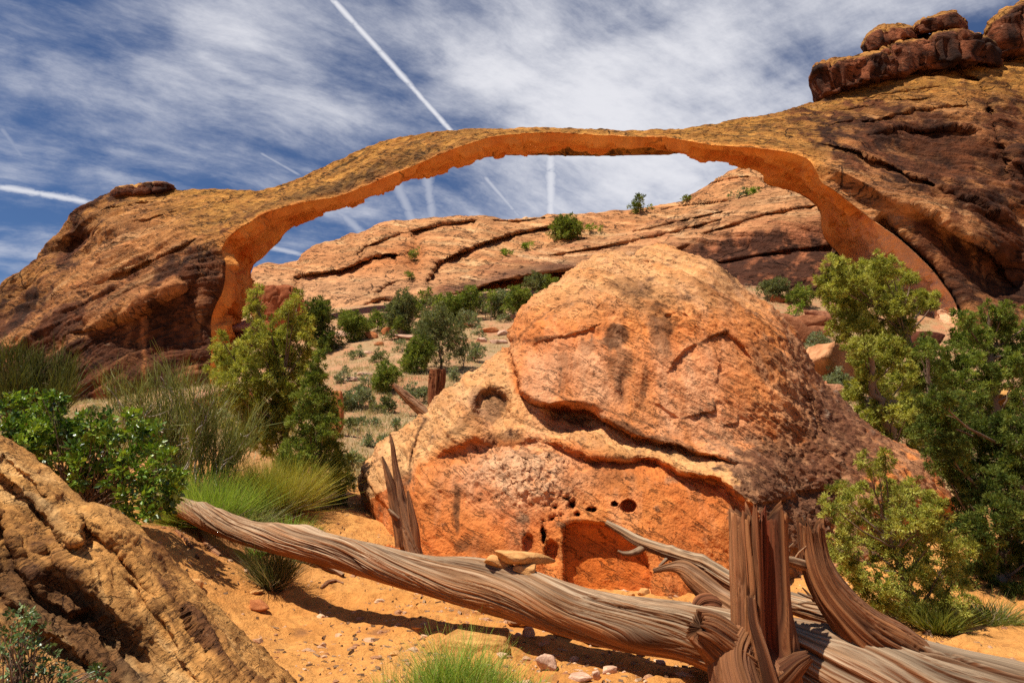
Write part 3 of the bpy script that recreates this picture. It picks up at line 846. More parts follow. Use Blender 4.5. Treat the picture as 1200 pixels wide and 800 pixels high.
def build_near_ridge():
    top = [(455, 372), (490, 352), (520, 334), (545, 322), (580, 308), (615, 298), (650, 290), (690, 281), (735, 272), (765, 262), (800, 251), (840, 240), (880, 228), (915, 222), (960, 222), (1010, 228), (1080, 235), (1200, 250), (1500, 330), (1700, 430)]

    def yf(fx, fy, v, T):
        yb = np.interp(fx, [455, 560, 700, 820, 960, 1100, 1700], [62, 66, 66, 60, 57, 58, 60])
        dep = np.interp(fx, [455, 560, 700, 850, 1000, 1700], [6, 14, 20, 20, 16, 16])
        Y = yb + dep * (1 - v ** .62)
        face = sst(fx, 700, 820)
        low = np.interp(fx, [455, 505, 535, 580, 620, 650, 700, 760, 820, 900, 980], [372, 352, 345, 330, 322, 318, 312, 302, 282, 268, 262])
        sd = fy - low
        Y = Y + (1 - face) * (4.5 * sst(sd, -1, 1.6) * np.exp(-np.maximum(sd, 0) / 60) - 1.5 * np.exp(-(sd / 12) ** 2) * (sd < 0))
        Y = Y - face * (.9 * np.exp(-((sd + 6) / 9) ** 2)) + face * .9 * sst(sd, 0, 25) * (1 - sst(sd, 40, 90))
        Y = undercut(fx, fy, Y, [(640, 300), (700, 290), (770, 276), (850, 256)], 1.6, 1.0, 8)
        Y = undercut(fx, fy, Y, [(700, 278), (760, 268), (800, 258), (850, 247)], 1.2, .8, 5)
        Y = undercut(fx, fy, Y, [(820, 275), (860, 262), (900, 250), (960, 240)], 1.5, .9, 8)
        Y = undercut(fx, fy, Y, [(830, 310), (880, 300), (930, 292), (980, 288)], 1.2, .9, 8)
        return Y
    G, fx, fy, v, nb = curtain(top, [(455, 385), (560, 400), (700, 420), (1000, 440), (1700, 500)], 800, 240, yf, 20, (0, 14, -9))
    N = gridnormals(G); sg = 1 if N[400, nb + 100, 1] < 0 else -1; N = N * sg
    q = strata(G, -22, 1, 51)
    bed = fbm(q, 1.1, 5, 52, .62); rid = fbm(q, .4, 3, 53, ridged=True); sm = fbm(G, 1.1, 4, 54, .6)
    G2 = G + N * (bed * .40 + (rid - .3) * .40 + sm * .18)[..., None]
    fxx, fyy = pix(G)
    tan = lerpc((.57, .29, .12), (.38, .155, .065), np.clip(.5 + 1.4 * bed, 0, 1))
    tan = lerpc(tan, (.62, .43, .25), np.clip(-1.8 * bed - .15, 0, .6))
    low = np.interp(fxx, [455, 505, 535, 580, 620, 650, 700, 760, 820, 900, 980], [372, 352, 345, 330, 322, 318, 312, 302, 282, 268, 262])
    face = sst(fxx, 720, 830)
    cur = fbm(G * np.array([.7, .7, .12]), 1., 5, 56, .62)
    dk = sst(face * sst(fyy - low, -20, 20) * .95 + cur * 1.5, .45, 1.0) * face
    c = lerpc(tan, lerpc((.34, .115, .05), (.20, .065, .03), np.clip(.5 + sm * 1.5, 0, 1)), face * sst(fyy - low, -14, 14) * .9)
    c = lerpc(c, (.045, .018, .011), np.clip(dk * 1.0, 0, .9) * sst(fyy - low, -16, 10))
    un = (1 - face) * sst(fyy - low, 0, 3)
    c = lerpc(c, lerpc((.55, .17, .04), (.30, .09, .03), np.clip(.5 + 1.5 * sm, 0, 1)), un)
    rimm = (1 - face) * np.exp(-((fyy - low + 4) / 6) ** 2)
    c = lerpc(c, (.12, .055, .035), rimm * .7)
    ob = mesh_obj('hills', G2.reshape(-1, 3), quads(*G.shape[:2], flip=sg < 0), M_RIDGE, c.reshape(-1, 3))
    struct(ob); ob['label'] = 'rounded nearer sandstone shoulder with a dark stained face on its right'


build_far_ridge()
build_near_ridge()

# ------------------------------------------------------------------ the great boulder
B_OUT = [(455, 690), (444, 650), (433, 612), (424, 578), (422, 556), (432, 538), (452, 514), (476, 500), (497, 488), (506, 470), (526, 453), (560, 430), (596, 404), (597, 390), (612, 362), (632, 343), (652, 328),
         (690, 303), (718, 294), (744, 297), (754, 290), (775, 289), (800, 296), (835, 306), (860, 325), (888, 350), (910, 366), (935, 395), (950, 424), (965, 450), (985, 468), (1005, 485), (1040, 512),
         (1085, 538), (1108, 572), (1118, 592), (1100, 612), (1062, 640), (1010, 670), (960, 698), (900, 712), (800, 714), (700, 712), (600, 706), (520, 704)]
CREASE = [(590, 395), (604, 430), (612, 458), (622, 468), (650, 476), (684, 481), (712, 493), (742, 510), (790, 522), (830, 534), (880, 546)]
LIP = [(470, 560), (520, 525), (556, 512), (590, 519), (622, 512), (655, 517), (690, 533), (735, 534), (770, 534), (805, 552), (845, 560), (885, 590), (905, 640)]


def build_boulder():
    ns, nr, nb = 1000, 300, 60
    O = resample(np.array(B_OUT + [B_OUT[0]], float), ns + 1, slice(0, 2))[:-1]
    O = O + fbm(np.stack([O[:, 0] * .05, O[:, 1] * .05, O[:, 0] * 0], -1), 1., 4, 70)[:, None] * 2.5
    C = np.array([745., 530.])
    t = (np.linspace(0.004, 1, nr) ** .85)[None, :]
    fx = C[0] + (O[:, :1] - C[0]) * t; fy = C[1] + (O[:, 1:] - C[1]) * t
    di = np.maximum(inpoly(fx, fy, O[::4]), 0)
    fx0, fy0 = fx, fy
    _q = np.stack([fx, fy, fx * 0], -1)
    fx = fx + 5.5 * fbm(_q, .028, 5, 71, .6); fy = fy + 5.5 * fbm(_q, .028, 5, 72, .6)
    Y = np.interp(fy, [285, 310, 340, 380, 420, 470, 515, 535, 550, 575, 620, 680, 720], [11.9, 11.45, 10.9, 10.35, 10.0, 9.72, 9.55, 9.25, 8.95, 8.72, 8.5, 8.3, 8.2])
    lowl = sst(600 - fx, -10, 60) * (1 - sst(fy, 500, 560))
    Y = Y * (1 - lowl) + lowl * np.interp(fy, [400, 430, 480, 510, 560], [11.2, 10.6, 9.6, 9.15, 8.8])
    right = sst(fx, 880, 1010)
    Y = Y * (1 - right) + right * np.interp(fy, [340, 420, 500, 560, 640, 720], [11.2, 10.6, 10.0, 9.35, 8.9, 8.5])
    Y = Y + .9 * ((fx - 740) / 300.) ** 2 * (1 - .4 * right)
    rr = np.clip(1 - di / np.where(fy > 640, 12, 64), 0, 1)
    Y = Y + np.where(fy > 640, .25, 1.7) * (1 - np.sqrt(np.maximum(1 - rr ** 2, 0)))
    # crease under the upper lobe
    d, s, tt = pld(fx, fy, CREASE); sd = -d * s       # + above
    sd = d * s
    Y = Y + (.44 * sst(sd, -3, 4) * np.exp(-np.maximum(sd, 0) / 26) - .12 * np.exp(-(sd / 14) ** 2) * (sd < 0)) * (1 - sst(tt, .9, 1.0)) * (d < 150)
    # lip of the ledge, wall below it
    d, s, tt = pld(fx, fy, LIP); sl = d * s
    Y = Y + (-.26 * np.exp(-(np.minimum(sl, 0) / 22) ** 2) * (sl < 0) + (-.26 + .40 * sst(sl, 0, 9)) * (sl >= 0) * np.exp(-np.maximum(sl, 0) / 90)) * (d < 200) * sst(tt, .0, .08) * (.25 + .75 * sst(fx, 590, 720))
    lipd = sl

    def bowl(cx, cy, rx, ry, dep, rot=0, sharp=.75):
        nonlocal Y
        c_, s_ = math.cos(math.radians(rot)), math.sin(math.radians(rot))
        x = (fx0 - cx) + .3 * (fx - fx0); y = (fy0 - cy) + .3 * (fy - fy0)
        r = np.sqrt(((c_ * x + s_ * y) / rx) ** 2 + ((-s_ * x + c_ * y) / ry) ** 2)
        Y = Y + dep * (1 - sst(r, sharp, 1.12))
    bowl(577, 479, 25, 27, .50, 10, .55); bowl(672, 490, 40, 20, .36, 4, .5)
    for cx, cy, rx, ry in ((649, 594.5, 3.6, 3.6), (670, 591, 4.8, 5.5), (648, 607.5, 4.2, 4), (657, 604.5, 2.6, 3), (676, 602.5, 3.4, 3), (692.5, 597, 5, 2.6), (737, 592.5, 6.5, 5.5),
                           (641, 592.5, 2.4, 2.4), (636.5, 611, 2, 2.2), (637, 626, 2.8, 9), (664, 583.5, 3.4, 3), (720, 591, 3, 2.4), (615, 545, 3, 2)):
        bowl(cx, cy, rx * 1.3, ry * 1.3, .30, 0, .6)
    bowl(619, 638, 8, 14, .12, 0, .7); bowl(646, 648, 9, 16, .16, 0, .7); bowl(628, 668, 12, 16, .07, -20, .8)
    NICHE = [(658, 712), (659, 640), (659, 612), (674, 609), (690, 611), (705, 612), (722, 616), (742, 627), (758, 648), (765, 672), (766, 712)]
    sn = inpoly(fx0 + .6 * (fx - fx0), fy0 + .8 * (fy - fy0), NICHE)
    Y = Y + .20 * sst(sn, -1.0, 3) + .10 * sst(sn, 3, 26)
    # flakes, arched breaks and cracks on the upper face
    for poly, h, w, fall in (([(612, 405), (640, 398), (663, 395), (690, 386), (715, 374)], .16, 1.5, 30), ([(672, 352), (690, 355), (698, 362), (706, 353)], .10, 1.2, 14),
                             ([(600, 402), (624, 380), (648, 362), (676, 352)], .12, 1.5, 24), ([(818, 406), (830, 396), (846, 391), (853, 390), (866, 400), (880, 418), (892, 446)], .28, 1.6, 40),
                             ([(781, 442), (790, 424), (803, 410), (822, 402)], .20, 1.6, 26), ([(775, 372), (792, 366), (812, 372)], .12, 1.5, 20),
                             ([(880, 368), (900, 385), (918, 400), (922, 396)], .14, 1.4, 14), ([(835, 306), (848, 322), (864, 336), (884, 352)], .16, 1.2, 16),
                             ([(690, 318), (720, 310), (750, 304), (800, 310)], .16, 1.4, 16), ([(640, 372), (660, 345), (690, 325), (730, 312)], .10, 1.4, 18),
                             ([(800, 490), (822, 484), (836, 481), (835, 468)], .13, 1.2, 12), ([(846, 498), (862, 494), (864, 486)], .10, 1.2, 10), ([(762, 470), (782, 482), (800, 492)], .10, 1.4, 12),
                             ([(478, 560), (482, 530), (490, 508), (500, 490)], .22, 1.6, 16), ([(1062, 545), (1070, 560), (1072, 570)], .14, 1.4, 12), ([(1000, 512), (1020, 520), (1034, 530)], .1, 1.4, 12),
                             ([(870, 596), (900, 590), (930, 578), (960, 575), (1000, 560)], .2, 2, 26), ([(930, 440), (950, 470), (962, 500), (980, 520)], .22, 2, 22)):
        d, s, tt = pld(fx, fy, poly)
        Y = Y + .5 * h * sst(d * s, -w, w) * np.exp(-np.maximum(d * s, 0) / fall) * sst(tt, 0, .3) * (1 - sst(tt, .7, 1.)) * (d < 90)
    for cx, cy, rx, ry, rot, a in ((655, 600, 60, 40, 0, .0), (525, 500, 18, 40, 35, -.12), (505, 560, 14, 50, 10, -.14), (475, 600, 12, 60, 0, .18), (600, 560, 70, 30, 0, -.06), (940, 560, 30, 50, 20, .15), (890, 640, 20, 60, 0, -.1),
                                   (736, 388, 16, 16, 0, .06), (800, 360, 30, 20, 0, -.07), (850, 350, 28, 18, 40, -.06), (905, 420, 30, 40, 30, .06), (760, 460, 10, 22, 10, .07), (732, 455, 7, 20, 0, .07), (1040, 545, 34, 16, 30, -.15), (985, 590, 26, 50, 0, .2)):
        Y = Y + a * gau(fx, fy, cx, cy, rx, ry, rot)
    front = P(fx0, fy0, Y)
    rim = front[:, -1]
    bc = np.array([1.6, 15.5, 1.0])
    k = np.linspace(0, 1, nb + 1)[1:]
    a = k * np.pi / 2
    back = bc[None, None] + (rim - bc)[:, None] * np.cos(a)[None, :, None] ** .8
    back[..., 1] = rim[:, None, 1] + (bc[1] - rim[:, None, 1]) * np.sin(a)[None] ** .9
    G = np.concatenate([front, back], 1)
    N = gridnormals(G, True, False); sg = 1 if N[100, 150, 1] < 0 else -1; N = N * sg
    FX = np.concatenate([fx, np.repeat(fx[:, -1:], nb, 1)], 1); FY = np.concatenate([fy, np.repeat(fy[:, -1:], nb, 1)], 1)
    LD = np.concatenate([lipd, np.repeat(lipd[:, -1:], nb, 1)], 1); SN = np.concatenate([sn, np.repeat(sn[:, -1:], nb, 1)], 1)
    SD = np.concatenate([sd, np.repeat(sd[:, -1:], nb, 1)], 1)
    flow = strata(G, -32, 1, 81, .35)
    rough = sst(-LD, -4, 10) * sst(SD, 2, 10)               # weathered ledge surface between crease and lip
    scab = gau(FX, FY, 610, 560, 70, 34, 0) * sst(LD, 0, 10) # knobbly crust on the wall under the lip
    topz = 1 - sst(FY, 330, 400)
    lich = np.maximum(sst(FX, 850, 960) * (1 - sst(FX, 1000, 1100) * .4), .5 * topz)
    lumps = fbm(G, .9, 3, 82); fl = fbm(flow, 5, 5, 83, .6); pits = fbm(G, 7, 4, 84, .6); rg = fbm(G, 2.6, 4, 85, .6, ridged=True)
    smooth_wall = np.clip(sst(LD, 4, 20) * (1 - scab) * (1 - sst(FX, 850, 930)), 0, 1)
    upper_wall = (1 - sst(SD, -6, 2)) * sst(FY, 380, 420) * (1 - sst(FX, 850, 920))
    cal = np.clip(1 - .75 * smooth_wall - .6 * upper_wall, .15, 1)
    cav = fbm(G, 4.2, 4, 86, .6)
    D = lumps * .10 * (1 - .6 * upper_wall) + cal * (fl * .10 + pits * .032 + (rg - .4) * .028) + .03 * fl + .012 * pits
    D = D + scab * (rg * .12 + cav * .08) + lich * (np.abs(cav) * -.06 + pits * .04)
    D = D * np.where(SN > 0, .3, 1)
    G2 = G + N * D[..., None]
    # --- colour of the stone itself
    big = fbm(G, .8, 4, 90); md = fbm(G, 2.2, 4, 91); strk = fbm(G * np.array([3, 1, .35]), 1., 5, 92, .6)
    c = lerpc((.64, .215, .052), (.53, .135, .028), np.clip(.5 + 1.2 * big + .6 * md, 0, 1))           # fresh orange wall
    pinkish = lerpc((.68, .34, .17), (.62, .25, .10), np.clip(.5 + md, 0, 1))
    c = lerpc(c, pinkish, np.clip(upper_wall * (.55 + 1.2 * strk), 0, .9))
    tan = lerpc((.66, .36, .15), (.56, .24, .08), np.clip(.5 + 1.5 * fl, 0, 1))
    tan = lerpc(tan, (.36, .14, .045), np.clip(fl * 2 - .5, 0, .7))
    wt = np.clip(np.maximum(rough * .95, topz * .9), 0, 1)
    wt = np.maximum(wt, sst(620 - FX, 0, 60) * sst(-LD, -6, 8))
    c = lerpc(c, tan, wt)
    c = lerpc(c, (.68, .40, .22), np.clip(scab * (.3 + rg) , 0, .8))
    yel = np.exp(-(np.minimum(LD, 0) / 14) ** 2) * (LD < 3) * sst(FX, 690, 730) * (1 - sst(FX, 870, 900))
    c = lerpc(c, (.70, .40, .15), yel * .45)
    # lichen crust and flaky varnish on the right
    crust = sst(lich * 1.1 * sst(FX, 800, 930) + md * 1.3 + cav * .8 + pits * .5, .35, .85)
    lo = np.clip(gau(FX, FY, 920, 560, 90, 40, 25) + gau(FX, FY, 985, 500, 40, 80, -30) + gau(FX, FY, 930, 620, 50, 60, 0), 0, 1)
    cr = lerpc((.44, .21, .095), (.13, .052, .026), np.clip(.5 + 2.2 * pits + 1.2 * lo - .5, 0, 1))
    c = lerpc(c, cr, np.clip(np.maximum(crust * .85, sst(lo * 1.3 + cav * 1.2 + pits * .6, .35, .85)), 0, .95))
    fleck = np.clip(pits * 3 - .8, 0, 1) * np.maximum(crust, lo)
    c = lerpc(c, (.55, .40, .27), fleck * .7)
    smoothr = gau(FX, FY, 890, 455, 40, 70, -28) * (1 - lo)
    c = lerpc(c, (.60, .22, .065), np.clip(smoothr, 0, 1) * .75)
    # dark mineral stains, plus shade under the crown painted along the crease
    for cx, cy, rx, ry, rot, a_ in ((724, 392, 16, 15, -20, .85), (775, 385, 16, 34, -10, .75), (690, 408, 9, 9, 0, .6), (740, 335, 34, 12, 20, .5), (728, 430, 24, 26, 0, .55), (660, 440, 6, 40, 0, .3),
                                    (840, 345, 40, 22, 30, .35), (900, 420, 22, 26, 0, .4), (672, 494, 24, 5, 0, .7), (580, 474, 19, 20, 0, .75), (668, 490, 30, 12, 0, .35), (755, 450, 4, 26, 5, .5), (727, 452, 4, 22, 0, .5), (735, 500, 30, 6, 24, .8),
                                    (790, 520, 40, 6, 18, .7), (640, 470, 30, 4, 6, .4), (600, 516, 40, 8, 0, .45), (620, 540, 20, 8, 0, .4), (535, 600, 5, 34, 0, .75), (540, 640, 12, 10, 0, .6), (470, 570, 10, 30, 0, .5),
                                    (560, 640, 30, 14, 0, .35), (700, 560, 60, 16, 0, .3), (870, 620, 12, 40, -20, .6), (760, 350, 40, 20, 0, .3), (650, 540, 12, 8, 0, .5), (555, 470, 6, 18, 0, .5), (545, 495, 30, 7, -40, .45)):
        m_ = sst(gau(FX, FY, cx, cy, rx, ry, rot) * 1.35 + md * .9 + strk * .6 + pits * .5, .40, 1.0)
        c = lerpc(c, (.085, .034, .014), m_ * a_)
    for poly, w_, a_ in (([(676, 352), (690, 355), (700, 362), (712, 352), (722, 356)], 1.2, .6), ([(612, 400), (636, 397), (660, 396), (672, 388), (690, 386)], 1.4, .7), ([(745, 370), (752, 384), (748, 400)], 1.1, .5), ([(800, 490), (822, 484), (836, 481), (835, 468)], 1.6, .9),
                         ([(846, 498), (862, 494), (864, 486)], 1.6, .8), ([(835, 306), (848, 322), (864, 336)], 2.0, .9), ([(880, 368), (900, 385), (918, 400)], 1.8, .8), ([(478, 562), (480, 540), (486, 515), (500, 490)], 1.4, .85), ([(820, 404), (836, 392), (853, 390)], 2.0, .8),
                         ([(656, 432), (657, 446), (655, 460)], 1.2, .5), ([(722, 640), (724, 660), (722, 684)], 1.2, .4), ([(640, 455), (670, 470), (712, 480), (740, 490), (770, 500)], 1.4, .6), ([(600, 402), (624, 380), (648, 362), (676, 352)], 1.6, .5), ([(470, 575), (476, 610), (472, 640)], 3, .5)):
        d_, s_, t_ = pld(FX, FY, poly); c = lerpc(c, (.07, .03, .014), np.exp(-(d_ / w_) ** 2) * a_)
    for cx, cy, rx, ry, rot, a_ in ((640, 440, 22, 26, 5, .5), (690, 425, 16, 30, 5, .4), (820, 450, 26, 40, 10, .4), (860, 500, 30, 24, 0, .4), (700, 460, 26, 12, 15, .4)):   # pale clean panels
        c = lerpc(c, (.70, .36, .18), np.clip(gau(FX, FY, cx, cy, rx, ry, rot) + .5 * strk, 0, 1) * a_)
    c = lerpc(c, lerpc((.66, .17, .025), (.44, .10, .016), np.clip(.5 + md, 0, 1)), sst(SN, 0, 4) * .9)
    c = lerpc(c, (.22, .06, .02), np.clip(sst(SN, 4, 10) * (strk * 1.6 - .35), 0, .5))
    V = G2.reshape(-1, 3); m = G.shape[1]
    Fq = quads(ns, m, True, False)
    V = np.r_[V, front[:, 0].mean(0)[None]]; col = np.r_[c.reshape(-1, 3), c[:, 0].mean(0)[None]]
    V[-1] = G2[:, 0].mean(0)
    # close the hub with quads (two ring steps at a time)
    j = np.arange(0, ns, 2) * m
    hub = np.stack([np.full(ns // 2, len(V) - 1), ((np.arange(0, ns, 2) + 2) % ns) * m, ((np.arange(0, ns, 2) + 1) % ns) * m, j], -1)
    Fq = np.r_[Fq, hub]
    if sg < 0:
        Fq = Fq[:, ::-1]
    ob = mesh_obj('boulder', V, Fq, M_BOULDER, col)
    tag(ob, 'giant rounded orange sandstone boulder with an overhanging crown, two hollows and a red niche', 'boulder', )
    return ob


build_boulder()

# ------------------------------------------------------------------ rock outcrop close to the camera
def build_outcrop():
    out = [(-420, 250), (-300, 330), (-140, 430), (-40, 488), (0, 515), (32, 538), (60, 560), (78, 580), (96, 589), (120, 592), (145, 606), (170, 632), (200, 668), (232, 702), (262, 735), (296, 768), (330, 800), (380, 850), (450, 920), (520, 990)]
    n, m, nb = 900, 330, 40
    T = resample(np.array(out, float), n, slice(0, 2))
    jag = fbm(np.stack([T[:, 0] * .03, T[:, 1] * .03, T[:, 0] * 0], -1), 1., 5, 101, .6) * 4
    T = T + jag[:, None] * np.array([.7, -.7])
    v = np.linspace(0, 1, m)[None, :]
    L = 520.
    fx = T[:, :1] - .64 * L * v; fy = T[:, 1:] + .77 * L * v
    w = v * L                                            # px from the crest line
    Y0 = np.interp(T[:, 0], [-420, -140, 0, 100, 200, 330, 520], [6.2, 5.4, 4.95, 4.75, 4.5, 4.2, 3.9])[:, None]
    Y = Y0 - 2.5 * v ** .8 + .28 * np.exp(-w / 7)
    fxo, fyo = fx, fy; _q = np.stack([fx, fy, fx * 0], -1)
    fx = fx + 9 * fbm(_q, .02, 5, 108, .6); fy = fy + 9 * fbm(_q, .02, 5, 109, .6)
    for poly, h, wd, fall in (([(-60, 500), (0, 556), (34, 588), (67, 621), (84, 642)], .20, 3.5, 26), ([(0, 600), (14, 640), (25, 665), (47, 699), (80, 720), (120, 712)], .20, 5, 34),
                              ([(84, 590), (92, 606), (97, 622), (100, 640)], -.20, 2.5, 40), ([(145, 668), (175, 705), (199, 739), (219, 780), (240, 806)], .08, 2, 18), ([(100, 612), (130, 640), (160, 668), (190, 706)], .10, 2, 14),
                              ([(-60, 640), (0, 690), (50, 740), (110, 780), (180, 830)], .15, 6, 40), ([(60, 650), (100, 690), (150, 740), (190, 800)], .10, 4, 30), ([(120, 720), (135, 755), (140, 800)], .10, 4, 30),
                              ([(200, 700), (225, 735), (250, 770)], .08, 1.5, 12), ([(0, 530), (30, 556), (56, 584)], .10, 2, 12)):
        d, s, t = pld(fx, fy, poly)
        Y = Y + h * sst(d * s, -wd, wd) * np.exp(-np.maximum(d * s, 0) / fall) * sst(t, 0, .1) * (1 - sst(t, .88, 1)) * (d < 120)
    Y = Y + .25 * gau(fx, fy, 75, 700, 40, 22, 25) + .22 * gau(fx, fy, 150, 760, 50, 24, 30) - .15 * gau(fx, fy, 125, 612, 40, 16, 30) + .3 * gau(fx, fy, 20, 770, 80, 40, 20)
    front = P(fxo, fyo, Y)
    k = np.linspace(0, 1, nb + 1)[1:][::-1]
    back = front[:, :1] + np.stack([.75 * k, .95 * k, -2.6 * k ** 1.5], -1)[None]
    G = np.concatenate([back, front], 1)
    N = gridnormals(G); sg = 1 if N[450, nb + 100, 1] < 0 else -1; N = N * sg
    s_ = np.concatenate([np.repeat(np.arange(n)[:, None], nb + m, 1)], 1) * .0062       # metres along, roughly
    ww = np.r_[-np.linspace(1.2, 0, nb), v[0] * 3.0][None, :] + 0 * s_
    wob = fbm(G, .9, 3, 103) * .35
    q = np.stack([s_ * .55, ww * 3.2 + wob * 3, G[..., 2] * .3], -1)
    gr = fbm(q, 1.7, 6, 104, .6); gr2 = fbm(q, 4.5, 4, 105, .6, ridged=True); lum = fbm(G, 1.4, 4, 106); pit = fbm(G, 8, 4, 107, .6)
    G2 = G + N * (gr * .062 + (gr2 - .4) * .035 + lum * .07 + pit * .020)[..., None]
    c = lerpc((.64, .33, .10), (.46, .20, .05), np.clip(.5 + 1.3 * gr + .6 * lum, 0, 1))
    c = lerpc(c, (.68, .44, .20), np.clip(-2.0 * gr - .1, 0, .7))
    c = lerpc(c, (.13, .05, .02), np.clip(gr * 2.8 + .9 * lum + .8 * pit - .25, 0, .9))
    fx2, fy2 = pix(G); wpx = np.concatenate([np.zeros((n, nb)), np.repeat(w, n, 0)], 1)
    dk = np.clip(gau(fx2, fy2, 70, 700, 70, 40, 20) + gau(fx2, fy2, 150, 755, 70, 40, 25) + gau(fx2, fy2, 40, 590, 40, 20, 45) + .85 * sst(wpx, 62, 130) + lum * .9 + .8 * gr + .6 * pit - .35, 0, 1)  # shade of the hollows and lower-left face put into the stone colour
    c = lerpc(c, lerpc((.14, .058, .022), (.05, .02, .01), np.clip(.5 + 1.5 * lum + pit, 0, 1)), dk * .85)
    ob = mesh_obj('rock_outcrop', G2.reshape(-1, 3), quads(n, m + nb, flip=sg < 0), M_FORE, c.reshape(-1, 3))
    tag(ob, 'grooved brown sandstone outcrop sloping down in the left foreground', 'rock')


build_outcrop()

# ------------------------------------------------------------------ dead wood
def frames(C):
    T = np.gradient(C, axis=0); T /= np.linalg.norm(T, axis=1, keepdims=True)
    U = np.zeros_like(C); up = np.array([0, 0, 1.]) if abs(T[0, 2]) < .8 else np.array([0, -1., 0])
    u = up - T[0] * (up @ T[0]); u /= np.linalg.norm(u)
    for k in range(len(C)):
        u = u - T[k] * (u @ T[k]); u /= np.linalg.norm(u); U[k] = u
    return T, U, np.cross(T, U)


def wood(name, pts, parent, base, n=400, m=96, seed=0, twist=1.2, groove=.10, ragged=(0, 0), lumps=(), grey=.8, red=.0, hollow=None, flute=0.0, world=False, tip=1.0, label=None, tone=1.0, shrink=1.0, split=1.0):
    """grooved, twisted weathered timber along pts [(px,py,Y,radius px)]; each end broken off rough by ragged metres"""
    A = np.array(pts, float)
    if world:
        W = A
    else:
        W = np.c_[P(A[:, 0], A[:, 1], A[:, 2]), A[:, 3] * A[:, 2] / FPX]
    S = resample(W, n)
    C = S[:, :3]; r = S[:, 3] * shrink
    l0 = np.r_[0, np.cumsum(np.linalg.norm(np.diff(C, axis=0), axis=1))] / (r.mean() * 7)
    C = C + np.stack([fbm(np.stack([l0 + seed, np.zeros(n), np.full(n, k * 7.)], -1), 1.0, 1, seed) for k in range(3)], -1) * (r * .22)[:, None]
    T, U, Bn = frames(C)
    ln = np.r_[0, np.cumsum(np.linalg.norm(np.diff(C, axis=0), axis=1))]
    a = np.linspace(0, 2 * np.pi, m, endpoint=False)[None, :]
    s = ln[:, None]
    at = a + 0 * s
    a = a - twist * s - .35 * fbm(np.concatenate([s, s * 0 + seed, s * 0], 1), .9, 2, seed)[:, None]      # the mesh columns run along the spiral grain
    rm = r.mean()
    KR = 17.0
    kr = np.random.default_rng(seed + 400); knots = []
    for _ in range(int(np.clip(ln[-1] / (rm * 3.2), 1, 16))):          # grain flows around old branch knots
        knots.append((kr.uniform(.05, .95) * ln[-1], kr.uniform(0, 2 * np.pi), kr.uniform(.35, .8)))
    kn = np.zeros_like(at); at0 = at
    for ks, ka, kw_ in knots:
        da = (a - ka + np.pi) % (2 * np.pi) - np.pi; ds = (s - ks) / (rm * 1.5 * kw_ / .5)
        e_ = np.exp(-(da / kw_) ** 2 - ds ** 2)
        at = at - .75 * da * e_; kn = np.maximum(kn, np.exp(-(da / (kw_ * .42)) ** 2 - (ds / .42) ** 2))
    g = np.stack([np.cos(at) * rm * KR, np.sin(at) * rm * KR, s * 1.1 + 0 * at + seed * 3.1], -1)
    warp = fbm(g * np.array([.35, .35, .8]), 1.0, 3, seed + 1)
    g1 = g + np.stack([warp, -warp, 0 * warp], -1) * 1.0
    n1 = fbm(g1 * np.array([1.0, 1.0, .26]), 1.0, 3, seed + 2, .5); n2 = fbm(g1 * np.array([2.5, 2.5, .45]), 1.0, 3, seed + 3, .5)
    grv2 = n2
    rib = fbm(g1 * np.array([.55, .55, .16]), 1.0, 3, seed + 5)
    cr1 = np.exp(-(n1 / .075) ** 2) * sst(fbm(g, .6, 2, seed + 7), -.25, .15); cr2 = np.exp(-(n2 / .085) ** 2)
    lum = fbm(g * np.array([.14, .14, .5]), 1.0, 3, seed + 4)
    n0 = fbm(g1 * np.array([.42, .42, .11]), 1.0, 3, seed + 15, .55); sp0 = np.exp(-(n0 / .07) ** 2) * sst(fbm(g * np.array([.3, .3, .5]), 1.0, 2, seed + 16), -.15, .2)
    msk = .45 + 1.1 * sst(fbm(g * np.array([.25, .25, .6]), 1.0, 3, seed + 17), -.25, .3)
    fl0 = sst(n0, -.05, .05) * .9
    rad = r[:, None] * (1 + .20 * lum + .10 * kn - .10 * sp0 * split + .030 * fbm(g * np.array([.9, .9, 1.6]), 1.0, 4, seed + 21, .65) + groove * msk * (.8 * rib + .7 * n1 + .35 * n2 - 1.1 * cr1 - .40 * cr2) + flute * fbm(np.stack([np.cos(at) * 1.3, np.sin(at) * 1.3, s * .25 + 0 * at], -1), 1.0, 3, seed + 6, .6))
    for ls, la, w, wa, h in lumps:
        da = (a - la + np.pi) % (2 * np.pi) - np.pi
        rad = rad + r[:, None] * h * np.exp(-((s / ln[-1] - ls) / w) ** 2 - (da / wa) ** 2)
    if hollow:
        ha, hw, hd, h0, h1 = hollow
        da = (a - ha + np.pi) % (2 * np.pi) - np.pi
        hm = np.exp(-(da / hw) ** 4) * sst(s / ln[-1], h0, h0 + .1) * (1 - sst(s / ln[-1], h1 - .08, h1))
        rad = rad * (1 - hd * hm)
    else:
        hm = np.zeros_like(rad)
    cosA, sinA = np.cos(a), np.sin(a)
    off = np.zeros_like(rad)
    rg = fbm(np.stack([np.cos(at) * 4.5 + 0 * s, np.sin(at) * 4.5 + 0 * s, 0 * s + seed + 0 * a], -1), 1.0, 4, seed + 8, .7)
    if ragged[1]:
        wgt = sst(s, ln[-1] - 3 * ragged[1], ln[-1]); off = off + wgt * rg * ragged[1] * 2
    if ragged[0]:
        wgt = 1 - sst(s, 0, 3 * ragged[0]); off = off + wgt * rg * ragged[0] * 2
    G = C[:, None] + (U[:, None] * cosA[..., None] + Bn[:, None] * sinA[..., None]) * rad[..., None] + T[:, None] * off[..., None]
